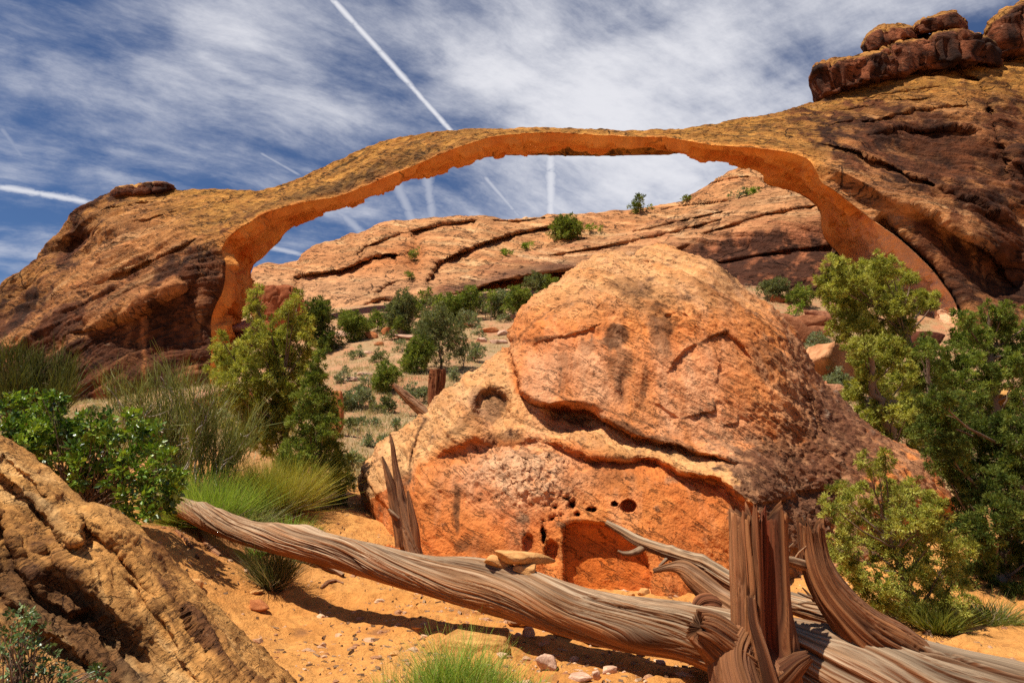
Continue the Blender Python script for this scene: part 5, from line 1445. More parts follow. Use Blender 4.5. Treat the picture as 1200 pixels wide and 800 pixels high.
def tree(name, base, blobs, label, cat, pal, tr, nl, L, W, seed, trunk_r, top=None, group=None, dens=1.5, up=.35, dead=.02, squash=.9, fill=.5, twigs=0, straggle=.12, lean=None, grow=1.0, limb_every=1):
    """blobs: world (x,y,z,r). trunk + limbs reach into every blob"""
    rg = np.random.default_rng(seed)
    bl = np.asarray(blobs, float); base = np.asarray(base, float)
    root = empty(name, base, label, cat, group)
    if top is None:
        k = np.argmax(bl[:, 2]); top = bl[k, :3]
    midp = base * .45 + np.asarray(top) * .55 + rg.normal(size=3) * np.array([1, 1, 0]) * .08 * np.linalg.norm(top - base)
    if lean is not None:
        midp = np.asarray(lean)
    C = bez(base - np.array([0, 0, .25]), midp, np.asarray(top), 14)
    C = C + rg.normal(size=C.shape) * trunk_r * .35
    rr = np.linspace(1.15, .22, 14) * trunk_r
    paths = [(C, rr)]
    for bi, (x, y, z, r) in enumerate(bl):
        if bi % limb_every:
            continue
        c = np.array([x, y, z])
        h = np.clip((z - base[2]) / max(top[2] - base[2], .1), 0, 1)
        i = int(np.clip(h * 13 - 2 - rg.random() * 3, 1, 12))
        a = C[i]; m_ = a * .4 + c * .6 + np.array([0, 0, -.12 * np.linalg.norm(c - a)])
        Pq = bez(a, m_, c, 9) + rg.normal(size=(9, 3)) * r * .06
        r0 = min(rr[i] * .5, trunk_r * .22)
        paths.append((Pq, np.linspace(r0, r0 * .22, 9)))
        for _ in range(twigs):
            e = c + unit(rg.normal(size=3)) * r * rg.uniform(.7, 1.15); s0 = Pq[rg.integers(4, 8)]
            paths.append((bez(s0, (s0 + e) / 2 + rg.normal(size=3) * r * .2, e, 6), np.linspace(r0 * .22, r0 * .07, 6)))
    V, F = tubes(paths)
    cb = lerpc(BARK[0], BARK[1], np.clip(.5 + fbm(V, 6. / max(trunk_r * 10, .3), 3, seed), 0, 1))
    mesh_obj('trunk', local(V, base), F, M_BARK, cb, root)
    V, F, Cc = crown(bl, tr, nl, L, W, pal, rg, up, dens, squash, fill, dead, straggle, grow)
    mesh_obj('crown', local(V, base), F, M_LEAF, Cc, root, smooth=False)
    return root


def pxblobs(lst, Y, rg, spread=.9, extra=0):
    out = []
    for q in lst:
        px, py, r = q[:3]
        y = Y + (q[3] if len(q) > 3 else rg.uniform(-spread, spread))
        p = P(px, py, y); out.append((*p, r * y / FPX))
        for _ in range(extra):
            o = unit(rg.normal(size=3)) * r * y / FPX * rg.uniform(.55, 1.0)
            o[1] *= 1.6
            out.append((*(p + o), r * y / FPX * rg.uniform(.55, .8)))
    return out


def hero(name, bpx, bpy_, Y, lst, label, pal, seed, tr, nl, L, W, trunk_r, spread=.7, top=None, **kw):
    rg = np.random.default_rng(seed + 1000)
    base = on_ground(bpx, bpy_, Y)
    bl = pxblobs(lst, Y, rg, spread, kw.pop('extra', 2))
    tp = None if top is None else P(top[0], top[1], Y)
    kw['dens'] = kw.get('dens', 1.5) * 1.7; kw.setdefault('grow', 1.12); kw['limb_every'] = 3
    return tree(name, base, bl, label, 'tree', pal, tr * .85, int(nl * 2.2), L * .50, W * .48, seed, trunk_r, tp, **kw)


hero('juniper_tree', 340, 605, 11.0, [(300, 358, 9), (301, 347, 6), (303, 339, 4), (346, 352, 6), (349, 344, 4), (261, 404, 8), (259, 396, 5), (376, 442, 8), (297, 372, 11), (302, 388, 12), (296, 402, 13), (300, 416, 19), (278, 418, 13), (262, 418, 12), (256, 434, 13), (266, 448, 14), (318, 410, 17), (306, 438, 22), (284, 444, 18),
      (340, 362, 8), (347, 366, 10), (342, 382, 15), (352, 380, 13), (336, 400, 15), (346, 402, 16), (358, 396, 10), (350, 424, 18), (332, 432, 17), (362, 438, 13), (326, 458, 20), (302, 466, 20), (344, 458, 18), (285, 474, 16), (318, 488, 22), (268, 470, 11), (345, 484, 16), (300, 500, 20), (325, 520, 20), (280, 505, 14)],
     'tall bright green juniper with two spires in front of the left arch leg', P_YEL, 1, .085, 34, .085, .026, .075, .55, (318, 390), twigs=2, dens=1.8, extra=1, grow=1.10)
hero('juniper_tree', 372, 598, 10.6, [(374, 417, 5), (374, 428, 7), (372, 441, 9), (370, 455, 11), (380, 462, 10), (364, 470, 12), (376, 480, 14), (387, 486, 9), (360, 492, 14), (380, 500, 14), (368, 515, 17), (392, 518, 13), (350, 530, 18), (378, 535, 18), (398, 545, 13), (360, 555, 18), (385, 565, 18), (399, 566, 11), (350, 575, 16), (372, 585, 18), (392, 588, 13), (335, 560, 15)],
     'dense darker cone shaped juniper left of the grassy slope', P_GRN, 2, .08, 34, .08, .026, .07, .5, (374, 425), twigs=1, dens=1.6)
hero('juniper_tree', 1050, 470, 19.0, [(980, 312, 12), (974, 330, 13), (995, 328, 14), (1010, 318, 12), (1032, 312, 11), (1046, 317, 10), (1060, 323, 8), (1069, 326, 5), (1016, 335, 16), (1040, 335, 15), (1056, 342, 9), (984, 356, 16), (1005, 362, 18), (1030, 355, 17), (1048, 362, 9), (1076, 352, 9), (1088, 347, 8), (1095, 354, 5), (1080, 360, 7), (1066, 374, 10), (1054, 366, 9), (990, 385, 15), (1010, 390, 18), (1025, 400, 15), (1040, 410, 14), (1035, 386, 15), (1061, 385, 7), (1050, 396, 9), (975, 345, 10), (1020, 405, 14)],
     'tall yellow green juniper under the right leg of the arch', P_YEL, 3, .135, 34, .15, .045, .16, .9, (1032, 330), twigs=2, dens=1.5)
hero('juniper_tree', 1050, 540, 15.0, [(1010, 412, 14), (1030, 416, 16), (1050, 422, 13), (1020, 440, 17), (1042, 448, 16), (1005, 456, 12), (1000, 472, 11), (1015, 486, 14), (1044, 480, 18), (1066, 470, 13), (1030, 504, 13), (1052, 512, 15), (1075, 500, 14), (1012, 430, 10), (1062, 440, 12), (1030, 525, 12), (1060, 535, 14), (1085, 525, 13)],
     'round olive juniper just below the tall yellow green one', P_YEL, 4, .11, 34, .12, .038, .13, .8, twigs=2)
hero('juniper_tree', 1092, 525, 16.5, [(1076, 410, 11), (1086, 401, 9), (1096, 416, 11), (1078, 430, 13), (1100, 438, 13), (1086, 452, 14), (1105, 455, 10), (1090, 475, 14), (1070, 445, 10), (1085, 500, 14), (1105, 490, 12)],
     'small upright green juniper between the cave and the broad dark juniper', P_GRN, 5, .11, 32, .12, .036, .10, .6, twigs=1)
hero('juniper_tree', 1165, 490, 19.0, [(1130, 376, 10), (1140, 390, 13), (1125, 396, 11), (1160, 368, 9), (1175, 369, 11), (1172, 388, 13), (1150, 402, 15), (1190, 394, 13), (1120, 416, 13), (1140, 425, 16), (1168, 420, 18), (1195, 425, 16), (1110, 440, 12), (1130, 450, 16), (1155, 448, 16), (1190, 442, 14), (1110, 468, 14), (1140, 475, 16), (1090, 478, 12), (1210, 470, 18), (1212, 400, 18), (1235, 420, 22), (1215, 370, 12)],
     'broad dark green juniper against the shaded right buttress', P_GRN, 6, .135, 34, .15, .045, .18, 1.0, twigs=1)
hero('juniper_tree', 1165, 700, 8.3, [(1100, 470, 15), (1120, 482, 16), (1095, 502, 16), (1130, 502, 18), (1110, 526, 18), (1140, 472, 10), (1160, 502, 18), (1186, 498, 16), (1146, 530, 20), (1176, 535, 22), (1120, 556, 16), (1150, 566, 21), (1190, 572, 20), (1132, 592, 16), (1166, 602, 22), (1196, 610, 20), (1140, 626, 18), (1176, 640, 22), (1152, 656, 16), (1202, 660, 18), (1130, 612, 13), (1216, 520, 22), (1222, 590, 24), (1105, 545, 12), (1225, 640, 22), (1150, 685, 15), (1185, 700, 18), (1122, 675, 12), (1215, 700, 20), (1205, 470, 16), (1100, 490, 12)],
     'large dense dark juniper filling the lower right edge', P_DRK, 7, .070, 36, .072, .023, .11, .6, twigs=3, dens=1.7)
hero('juniper_tree', 1088, 735, 6.9, [(1015, 540, 8), (1036, 536, 8), (1028, 553, 11), (980, 574, 8), (974, 592, 10), (994, 588, 11), (1010, 578, 12), (1042, 574, 12), (1066, 572, 9), (1056, 590, 14), (1080, 586, 12), (1020, 604, 16), (990, 614, 13), (980, 640, 13), (1000, 640, 16), (1034, 624, 16), (1060, 614, 14), (1086, 610, 14), (1102, 600, 10), (986, 664, 12), (1010, 670, 16), (1040, 650, 16), (1070, 640, 16), (1096, 630, 14), (1110, 650, 14), (1015, 694, 13), (1040, 690, 14), (1066, 676, 16), (1090, 670, 16), (1116, 680, 12), (1062, 700, 10), (1126, 640, 12), (1095, 702, 13), (1068, 714, 12), (1034, 710, 11), (1120, 700, 12), (1105, 718, 9)],
     'light olive juniper with grey twigs right of the bent broken limb', P_YEL, 8, .055, 30, .055, .019, .055, .5, (1035, 590), twigs=4, dens=1.4, fill=.35)


def auto(name, cx, top, bot, w, label, pal, seed, cat='tree', group=None, where=None, n=None, lf=None, trunk=True, **kw):
    """small far plant: crown from top to a bit above bot, stands at (cx,bot)"""
    rg = np.random.default_rng(seed)
    base = where if where is not None else ground_at(cx, bot)
    Y = base[1]; s = Y / FPX
    H = (bot - top); n = n or int(np.clip(w * H / 60, 5, 22))
    lo = .28 if trunk else .05
    bl = []
    for k in range(n):
        t = rg.random() ** .8; env = math.sin(math.pi * min(.18 + .75 * t, 1)) ** .7
        x = rg.uniform(-1, 1) * w * .36 * env; rpx = rg.uniform(.13, .22) * min(w, H * (1 - lo)) * 1.05
        z = H * (lo + (1 - lo) * t) - rpx * (.9 if t > .6 else .3)
        bl.append((base[0] + x * s, base[1] + rg.uniform(-.35, .35) * w * s, base[2] + max(z, rpx * .4) * s, rpx * s))
    L = lf or max(.07, 2.3 * s); tr = L * 1.5
    kw['dens'] = kw.get('dens', 1.5) * 2.2; kw.setdefault('grow', 1.45)
    return tree(name, base, bl, label, cat, pal, tr, kw.pop('nl', 30), L, L * .38, seed, max(.03, w * s * .028), None, group, **kw)


auto('pinyon_tree', 374, 349, 414, 34, 'dark green pinyon standing alone right of the red block', P_DRK, 21, dens=1.4)
auto('shrub', 381, 386, 415, 32, 'dark low bush at the foot of the lone dark pinyon', P_DRK, 22, 'shrub', trunk=False)
auto('shrub', 415, 368, 400, 34, 'bright green bush between the dark pinyon and the tall bushy tree', P_GRN, 23, 'shrub', trunk=False)
auto('pinyon_tree', 442, 362, 388, 18, 'small round green pinyon left of the tall bushy tree', P_GRN, 24)
auto('pinyon_tree', 470, 340, 390, 36, 'tall bushy grey green tree in the middle of the far row', P_GRY, 25)
auto('shrub', 471, 374, 392, 30, 'dark green skirt bush at the foot of the tall bushy tree', P_GRN, 26, 'shrub', trunk=False)
auto('pinyon_tree', 498, 338, 362, 18, 'small pinyon just right of the tall bushy tree', P_GRN, 27)
auto('pinyon_tree', 522, 346, 378, 34, 'rounded green tree above the open grey pinyon', P_GRN, 28)
auto('pinyon_tree', 549, 338, 375, 32, 'bright rounded tree left of the slim bare trunked tree', P_GRN, 29)
auto('pinyon_tree', 574, 337, 376, 20, 'slim tree with a bare visible trunk below the undercut ridge', P_GRN, 30, n=6)
auto('shrub', 588, 340, 372, 28, 'pale sage coloured bush below the undercut ridge', P_SAGE, 31, 'shrub', trunk=False)
auto('pinyon_tree', 607, 336, 374, 34, 'broad green tree close to the boulder skyline', P_GRN, 32)
auto('pinyon_tree', 628, 318, 348, 30, 'grey green tree under the dark overhang of the ridge', P_GRY, 33)
auto('pinyon_tree', 647, 321, 345, 24, 'last tree of the far row half hidden by the boulder', P_GRN, 34)
auto('pinyon_tree', 519, 360, 436, 56, 'open greyish pinyon with visible branches above the red stump', P_GRY, 35, dens=1.0, n=17, twigs=2)
auto('shrub', 490, 393, 438, 38, 'dense green bush left of the open greyish pinyon', P_GRN, 36, 'shrub', trunk=False)
auto('shrub', 454, 423, 460, 30, 'small round juniper bush at the top end of the leaning log', P_GRN, 37, 'shrub', trunk=False)
auto('shrub', 541, 396, 432, 24, 'thin bare grey bush right of the open greyish pinyon', P_SAGE, 38, 'shrub', dens=.35, twigs=3)
auto('shrub', 556, 402, 424, 22, 'pale sage bush against the left shoulder of the boulder', P_SAGE, 39, 'shrub', trunk=False)
auto('shrub', 907, 324, 352, 40, 'olive bush at the foot of the dark stained cliff', P_GRY, 40, 'shrub', trunk=False)
auto('shrub', 940, 336, 360, 40, 'wide dark green bush between the cliff foot and the tall right juniper', P_GRN, 41, 'shrub', trunk=False)
auto('sagebrush', 960, 389, 412, 30, 'blue grey sagebrush above the triangular orange block', P_SAGE, 42, 'shrub', trunk=False)
auto('sagebrush', 985, 432, 460, 36, 'grey green sagebrush in front of the triangular orange block', P_SAGE, 43, 'shrub', trunk=False)
auto('sagebrush', 930, 356, 370, 30, 'low lime green plant on the dark rock band', P_LIME, 44, 'shrub', trunk=False)
auto('sagebrush', 1002, 400, 424, 18, 'little sagebrush squeezed behind the olive juniper', P_SAGE, 45, 'shrub', trunk=False)
for k, (cx, tp, bt, w, lab, pl) in enumerate([(420, 455, 480, 40, 'pale sagebrush at the left end of the sage band', P_SAGE), (446, 462, 484, 34, 'green sagebrush right under the small juniper bush', P_GRY), (405, 462, 482, 26, 'sagebrush touching the cone shaped juniper', P_GRY),
                                              (488, 448, 472, 34, 'sagebrush between the leaning log and the red stump', P_SAGE), (432, 440, 456, 26, 'small sagebrush left of the small juniper bush', P_SAGE), (404, 430, 446, 24, 'greyish sagebrush on the bare soil', P_SAGE), (430, 512, 522, 22, 'flat grey plant low on the grassy slope', P_SAGE),
                                              (424, 490, 498, 20, 'tiny grey plant half way down the grassy slope', P_SAGE), (560, 384, 398, 16, 'tiny sagebrush among the rubble', P_SAGE), (530, 430, 446, 24, 'sagebrush below the thin bare grey bush', P_SAGE), (415, 530, 550, 26, 'grey plant against the left edge of the boulder', P_SAGE)]):
    auto('sagebrush', cx, tp, bt, w, lab, pl, 60 + k, 'shrub', 'sagebrush on the grassy slope', trunk=False, squash=.7)
_rs = np.random.default_rng(77)
_sc = [(110, 492), (140, 486), (165, 496), (215, 488), (240, 495), (262, 492), (415, 470), (440, 500), (466, 505), (410, 505), (455, 525), (475, 520), (432, 475), (395, 450), (420, 420), (445, 425), (470, 412), (540, 380), (600, 365), (570, 372), (500, 378), (455, 398), (430, 385), (590, 378), (555, 366)]
for k, (cx, bt) in enumerate(_sc):
    h_ = _rs.uniform(9, 16)
    auto('sagebrush', cx, bt - h_, bt, h_ * 2.0, 'low grey green scrub bush growing out of the dry grass of the slope', P_SAGE if k % 3 else P_GRY, 120 + k, 'shrub', 'low scrub on the grassy slope', trunk=False, squash=.7)
_row = [(405, 366, 390, 26, P_GRN), (428, 372, 392, 26, P_GRN), (456, 366, 388, 26, P_GRN), (486, 350, 372, 30, P_GRN), (508, 350, 372, 28, P_GRY), (536, 348, 374, 30, P_GRN), (562, 346, 368, 24, P_GRY), (598, 344, 364, 26, P_GRN), (618, 338, 362, 26, P_GRY), (640, 326, 346, 22, P_GRN), (496, 372, 396, 30, P_GRY), (548, 364, 384, 26, P_SAGE)]
for k, (cx, tp, bt, w, pl) in enumerate(_row):
    auto('shrub', cx, tp, bt, w, 'leafy bush merging into the long row of scrub below the far ridge', pl, 160 + k, 'shrub', 'bushes of the far scrub row', trunk=False)
# plants on the ridges
for k, (cx, tp, bt, w, lab, pl, nm, ct) in enumerate([(664, 250, 281, 38, 'round green juniper growing on the saddle of the ridge', P_GRN, 'juniper_tree', 'tree'), (751, 231, 250, 26, 'small windblown tree on the ridge skyline', P_GRN, 'pinyon_tree', 'tree'), (695, 264, 273, 34, 'flat green mat beside the round juniper on the ridge', P_LIME, 'shrub', 'shrub'),
                                                      (806, 229, 238, 16, 'tiny green tuft on the ridge right of the windblown tree', P_GRN, 'shrub', 'shrub'), (864, 222, 233, 36, 'pale grey bush on the high ridge under the arch', P_SAGE, 'shrub', 'shrub'), (882, 217, 227, 15, 'bright green tuft beside the pale grey bush on the high ridge', P_LIME, 'shrub', 'shrub'),
                                                      (617, 284, 293, 26, 'green mat in the cleft between the two ridges', P_LIME, 'shrub', 'shrub'), (594, 291, 300, 18, 'smaller green mat lower down the cleft between the ridges', P_LIME, 'shrub', 'shrub'), (486, 289, 306, 12, 'green climber in the crack of the far ridge', P_GRN, 'shrub', 'shrub'),
                                                      (480, 318, 328, 14, 'small plant at the foot of the crack of the far ridge', P_GRN, 'shrub', 'shrub')]):
    auto(nm, cx, tp, bt, w, lab, pl, 80 + k, ct, None, hit(cx, bt), trunk=False, dens=1.6)


# --- shrubs and grasses near the camera
def blades(base, dirs, L, W, c0, c1, rg, bend=.25, seg=4):
    """bent tapering ribbons"""
    n = len(base); t = np.linspace(0, 1, seg + 1)
    s = unit(np.cross(dirs, rg.normal(size=(n, 3))))
    side = unit(rg.normal(size=(n, 3)) * np.array([1, 1, .2]))
    Ls = np.asarray(L).reshape(-1, 1)
    pts = base[:, None] + dirs[:, None] * (Ls * t)[..., None] + side[:, None] * (bend * Ls * t ** 2)[..., None]
    w = (W * (1 - t * .85))[None, :, None]
    V = np.stack([pts + s[:, None] * w * .5, pts - s[:, None] * w * .5], 2)
    k = np.arange(seg)
    f = np.stack([2 * k, 2 * k + 1, 2 * k + 3, 2 * k + 2], -1)
    F = (f[None] + (np.arange(n) * 2 * (seg + 1))[:, None, None]).reshape(-1, 4)
    C = lerpc(c0, c1, np.clip(rg.normal(.5, .3, (n, 1, 1)) + (t - .5)[None, :, None] * .5, 0, 1) + np.zeros((n, seg + 1, 2)))
    return V.reshape(-1, 3), F, C.reshape(-1, 3)


def broom(name, px, py, Y, hpx, wpx, n, c0, c1, label, cat, seed, W=.008, bend=.3, fan=1.0, blade='blades', dead=0.15, baser=.25, group=None, base=None, wild=.18):
    rg = np.random.default_rng(seed)
    base = (ground_at(px, py) if Y is None else on_ground(px, py, Y)) if base is None else base
    s = base[1] / FPX; H = hpx * s; Wd = wpx * s * .5
    root = empty(name, base, label, cat, group)
    a = rg.random(n) * 2 * np.pi; q = np.sqrt(rg.random(n))
    b_ = np.stack([np.cos(a) * q * Wd * baser, np.sin(a) * q * Wd * baser, 0 * a - .02], -1)
    d = unit(np.stack([np.cos(a) * q * Wd * fan, np.sin(a) * q * Wd * fan, H * (1.05 - .25 * q)], -1) + rg.normal(size=(n, 3)) * H * wild)
    L = H * rg.uniform(.55, 1.08, n)
    V, F, C = blades(b_, d, L, W, c0, c1, rg, bend)
    mesh_obj(blade, V, F, M_BLADE, C, root, smooth=False)
    nd = int(n * dead)
    if nd > 14:
        i = rg.integers(0, n, nd)
        V, F, C = blades(b_[i], unit(d[i] + rg.normal(size=(nd, 3)) * .35), L[i] * .8, W * .8, (.42, .30, .17), (.58, .46, .30), rg, bend)
        mesh_obj('dry_stems', V, F, M_BLADE, C, root, smooth=False)
    return root


broom('rabbitbrush', 245, 612, 9.0, 66, 104, 5200, (.22, .33, .035), (.46, .58, .11), 'lime green feathery bush right behind the root end of the log', 'shrub', 201, .008, .22, 1.0, 'stems', .32, .8, wild=.30)
broom('rabbitbrush', 322, 608, 9.6, 66, 78, 4000, (.30, .28, .03), (.52, .46, .08), 'olive yellow feathery bush right of the lime green one', 'shrub', 203, .008, .26, 1.0, 'stems', .32, .75, wild=.32)
broom('grass_clump', 292, 612, 8.8, 40, 60, 700, (.24, .25, .08), (.46, .44, .20), 'pale dry grass clump between the two feathery bushes and the log', 'grass', 205, .012, .5, 1.3, 'blades', .4, .5)
broom('grass_clump', 340, 630, 8.6, 38, 36, 420, (.12, .24, .02), (.30, .45, .05), 'small bright green clump behind the log left of the sandy gap', 'grass', 207, .012, .35, 1.0, 'blades', .1, .5)
broom('grass_clump', 362, 628, 8.8, 22, 24, 200, (.14, .26, .02), (.32, .44, .06), 'tiny green clump right of the small bright one behind the log', 'grass', 209, .012, .35, 1.0, 'blades', .1, .5)
broom('small_shrub', 320, 688, None, 56, 50, 900, (.04, .05, .02), (.15, .15, .06), 'dark stemmed little shrub in the shade under the log', 'shrub', 211, .008, .4, 1.1, 'stems', .3, .5)
broom('grass_clump', 331, 690, None, 44, 16, 60, (.14, .28, .02), (.30, .46, .06), 'few fresh green shoots beside the little shaded shrub under the log', 'grass', 213, .010, .3, .8, 'blades', .0, .5)
broom('grass_clump', 296, 655, None, 24, 30, 120, (.10, .22, .02), (.30, .44, .06), 'green sprig at the bank just under the break in the log', 'grass', 215, .009, .4, 1.1, 'blades', .1, .5)
broom('small_shrub', 1100, 752, 6.5, 40, 60, 900, (.08, .10, .015), (.26, .27, .045), 'low olive green bush on the sand right of the log', 'shrub', 217, .010, .4, 1.2, 'stems', .1, .5)
broom('small_shrub', 1158, 742, 6.9, 34, 70, 700, (.07, .09, .015), (.22, .24, .05), 'scraggly dark green plant in the shade below the large dark juniper', 'shrub', 218, .009, .45, 1.2, 'stems', .35, .7)
broom('small_shrub', 1062, 728, 7.0, 26, 44, 400, (.10, .12, .02), (.26, .28, .05), 'small dry green plant under the light olive juniper', 'shrub', 219, .010, .4, 1.2, 'stems', .3, .5)


def grass_tuft():
    rg = np.random.default_rng(221); n = 2600
    base = on_ground(528, 800, 4.72)
    root = empty('grass_tuft', base, 'bright green grass tuft with pale seed stalks at the bottom edge', 'grass')
    x = rg.normal(0, 1, n).clip(-2, 2); w = .36
    b_ = np.stack([x * w * .75 + .03, rg.normal(0, .10, n), 0 * x], -1)
    g_ = zg(b_[:, 0] + base[0], b_[:, 1] + base[1]) - base[2]; b_[:, 2] = g_ - .01
    env = np.exp(-(x / 1.1) ** 2)
    L = rg.uniform(.12, .42, n) * (.45 + .75 * env)
    d = unit(np.stack([x * .10 + rg.normal(0, .24, n), rg.normal(0, .24, n), np.ones(n)], -1))
    V, F, C = blades(b_, d, L, .0065, (.12, .22, .016), (.40, .54, .09), rg, .45, 5)
    mesh_obj('blades', V, F, M_BLADE, C, root, smooth=False)
    m = 260; x = rg.uniform(-1.15, 1.0, m)
    b2_ = np.stack([x * w * 1.05, rg.normal(0, .10, m), 0 * x], -1); b2_[:, 2] = zg(b2_[:, 0] + base[0], b2_[:, 1] + base[1]) - base[2]
    d = unit(np.stack([rg.normal(0, .12, m), rg.normal(0, .12, m), np.ones(m)], -1))
    V, F, C = blades(b2_, d, rg.uniform(.2, .46, m), .0045, (.50, .42, .14), (.66, .58, .26), rg, .12, 5)
    mesh_obj('seed_stalks', V, F, M_BLADE, C, root, smooth=False)


grass_tuft()
broom('grass_clump', 563, 768, 5.35, 20, 18, 80, (.16, .30, .02), (.40, .52, .08), 'tiny green sprout on the wedge shaped slab', 'grass', 225, .006, .3, 1.0, 'blades', .1, .5)
broom('grass_clump', 628, 800, 4.6, 24, 70, 140, (.40, .36, .06), (.58, .52, .14), 'sparse yellow grass at the bottom edge right of the green tuft', 'grass', 227, .005, .3, 1.3, 'blades', .3, .9)


def broadleaf(name, bpx, bpy_, Y, lst, label, seed, pal, L=.050, W=.036, tr=.10, nl=38, base=None, spread=.45, dens=2.6, up=.15):
    rg = np.random.default_rng(seed)
    base = on_ground(bpx, bpy_, Y) if base is None else base
    bl = np.asarray(pxblobs(lst, Y, rg, spread, 1))
    root = empty(name, base, label, 'shrub')
    paths = []
    for x, y, z, r in bl:
        c = np.array([x, y, z])
        for _ in range(3):
            e = c + unit(rg.normal(size=3)) * r * .8
            paths.append((bez(base + rg.normal(size=3) * np.array([.12, .12, 0]), (base + e) / 2 + np.array([0, 0, .1]) + rg.normal(size=3) * .06, e, 9), np.linspace(.006, .0018, 9)))
    V, F = tubes(paths, 5)
    mesh_obj('stems', local(V, base), F, M_BARK, np.repeat([[.26, .16, .10]], len(V), 0), root)
    V, F, C = crown(bl, tr, nl, L, W, pal, rg, up, dens, .9, .3, .01, .12, 1.15)
    mesh_obj('leaves', local(V, base), F, M_BROADL, C, root, smooth=False)
    return root


M_BROADL = M_BROAD
P_BRD = ((.035, .075, .008), (.14, .24, .022), (.34, .44, .05))
broadleaf('leafy_shrub', 95, 615, 7.2, [(20, 480, 20), (45, 490, 20), (15, 510, 22), (45, 515, 22), (70, 500, 16), (75, 525, 20), (25, 540, 22), (55, 545, 22), (95, 515, 18), (115, 500, 16), (140, 495, 15), (165, 500, 14), (120, 525, 20), (150, 520, 18), (180, 525, 16), (90, 548, 20), (120, 555, 20), (150, 550, 20), (180, 560, 16),
                                        (100, 575, 18), (130, 580, 18), (160, 585, 18), (190, 545, 12), (-10, 500, 22), (175, 600, 10), (70, 570, 14), (200, 575, 10), (185, 590, 12), (205, 560, 10), (140, 600, 12), (110, 540, 18), (60, 470, 12)],
          'glossy broad leaved green shrub crowding behind the left outcrop', 231, P_BRD)
_bo = P(28, 800, 3.35)
broadleaf('leafy_shrub', 28, 800, 3.3, [(10, 735, 14), (25, 745, 14), (45, 752, 10), (12, 765, 16), (35, 775, 14), (60, 770, 9), (15, 795, 18), (45, 800, 16), (75, 790, 10), (100, 798, 10), (-15, 760, 18), (25, 722, 9), (80, 805, 12), (118, 785, 6)],
          'small leaved dark plant in the bottom left corner in front of the outcrop', 233, ((.03, .06, .012), (.08, .14, .03), (.28, .36, .16)), .020, .015, .035, 14, np.array([_bo[0], _bo[1], _bo[2] - .35]), .06, 1.0)


def feather(name, bpx, bpy_, Y, tips, label, seed, c0, c1, nper=60, Lpx=40, W=.010, stemcol=(.46, .38, .30)):
    """grey branching stems that end in sprays of thin upright green shoots"""
    rg = np.random.default_rng(seed); base = on_ground(bpx, bpy_, Y)
    root = empty(name, base, label, 'shrub')
    paths, Vs, Fs, Cs, off = [], [], [], [], 0
    for px, py in tips:
        y = Y + rg.uniform(-.5, .5); e = P(px, py, y); s = y / FPX
        st = base + rg.normal(size=3) * np.array([.18, .12, .0])
        m_ = st * .45 + e * .55 + np.array([0, 0, -.1]) + rg.normal(size=3) * .10
        C = bez(st, m_, e, 12) + rg.normal(size=(12, 3)) * .012
        paths.append((C, np.linspace(.014, .004, 12)))
        for _ in range(5):
            i = rg.integers(4, 11); q = C[i] + unit(rg.normal(size=3) + np.array([0, 0, .5])) * rg.uniform(.15, .4)
            paths.append((bez(C[i], (C[i] + q) / 2 + rg.normal(size=3) * .04, q, 6), np.linspace(.007, .002, 6)))
        ax = unit(e - C[7]) * .6 + np.array([0, 0, .7])
        i = rg.integers(6, 12, nper)
        b_ = C[i] + rg.normal(size=(nper, 3)) * .07
        d = unit(ax + rg.normal(size=(nper, 3)) * .38)
        V, F, Cc = blades(b_, d, rg.uniform(.4, 1.0, nper) * Lpx * s, W, c0, c1, rg, .15)
        Vs.append(V); Fs.append(F + off); Cs.append(Cc); off += len(V)
    V, F = tubes(paths, 6)
    mesh_obj('stems', local(V, base), F, M_BARK, np.repeat([stemcol], len(V), 0), root)
    mesh_obj('shoots', local(np.concatenate(Vs), base), np.concatenate(Fs), M_BLADE, np.concatenate(Cs), root, smooth=False)
    return root


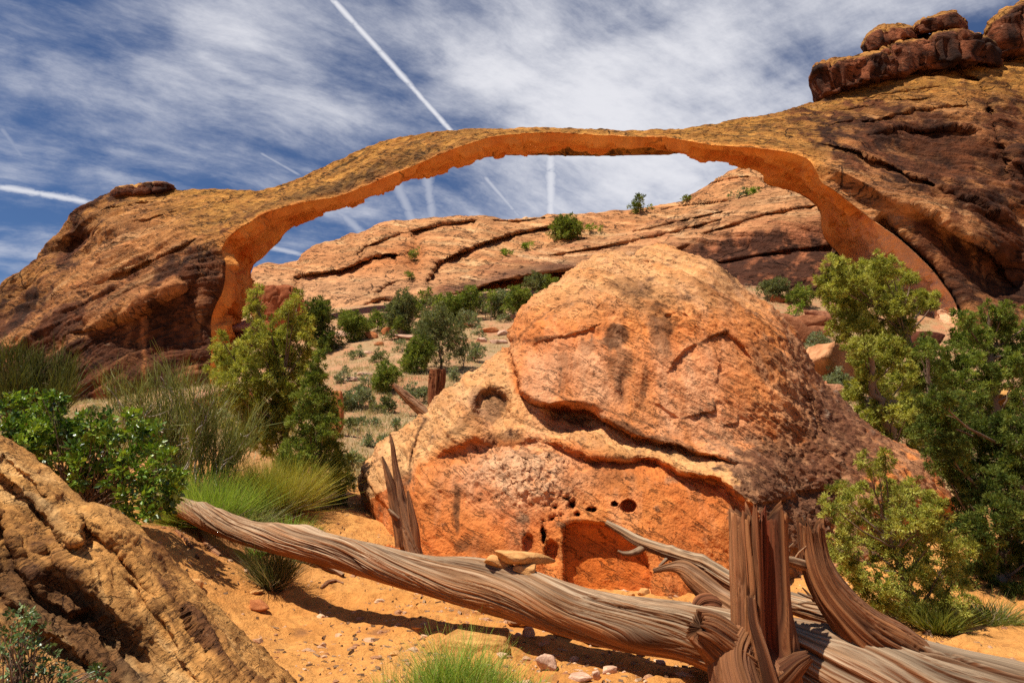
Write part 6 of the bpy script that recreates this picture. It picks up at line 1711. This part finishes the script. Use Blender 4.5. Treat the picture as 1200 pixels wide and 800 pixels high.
feather('feathery_bush', 222, 585, 9.2, [(122, 448), (135, 455), (150, 465), (165, 460), (180, 450), (190, 440), (198, 455), (212, 450), (226, 455), (240, 465), (250, 470), (258, 480), (170, 490), (190, 485), (210, 490), (235, 490), (265, 500), (280, 510), (245, 510), (205, 515), (160, 500), (290, 520), (300, 500), (275, 540), (185, 530)],
        'sparse grey stemmed bush with thin olive shoots left of the spired juniper', 241, (.13, .14, .03), (.34, .34, .11), 160, 40)
feather('feathery_bush', 40, 540, 12.5, [(-20, 430), (0, 425), (15, 420), (30, 430), (45, 425), (58, 435), (70, 428), (82, 436), (20, 445), (45, 450), (70, 450), (5, 460), (30, 470), (60, 468), (85, 460), (-30, 450), (10, 480), (50, 485)],
        'dark olive brushy bush under the left buttress at the picture edge', 243, (.05, .055, .012), (.16, .165, .04), 240, 34, .014, (.24, .18, .12))


def dry_grass():
    rg = np.random.default_rng(251); n = 36000
    u = rg.random(n); Y = np.exp(rg.uniform(np.log(12.5), np.log(62), n)); px = rg.uniform(-150, 1300, n)
    x = P(px, 400 + 0 * px, Y)[:, 0]; y = Y
    dn = fbm(np.stack([x, y, 0 * x], -1), .35, 3, 253)
    k = dn + .25 * rg.normal(size=n) > -.08; x, y = x[k], y[k]; n = len(x)
    m = 9
    X = np.repeat(x, m) + rg.normal(size=n * m) * .13; Yy = np.repeat(y, m) + rg.normal(size=n * m) * .13
    b_ = np.stack([X, Yy, zg(X, Yy) - .01], -1)
    d = unit(np.stack([rg.normal(0, .35, n * m), rg.normal(0, .35, n * m), np.ones(n * m)], -1))
    L = np.repeat(rg.uniform(.08, .24, n), m) * rg.uniform(.6, 1.1, n * m)
    Wd = np.repeat(.006 + .0007 * y, m)
    V, F, C = blades(b_, d, L, .022, (.44, .35, .18), (.56, .47, .26), rg, .3, 2)
    gr = np.repeat(np.clip(fbm(np.stack([x, y, 0 * x], -1), .12, 3, 255) * 1.6 + .25 * rg.normal(size=n) + .12, 0, 1), m * 6)
    C = lerpc(C, (.30, .33, .13), gr * .55)
    o = mesh_obj('dry_grass', V, F, M_BLADE, C, smooth=False)
    o['kind'] = 'stuff'; o['label'] = 'dry grass and weeds covering the slope below the arch'


dry_grass()
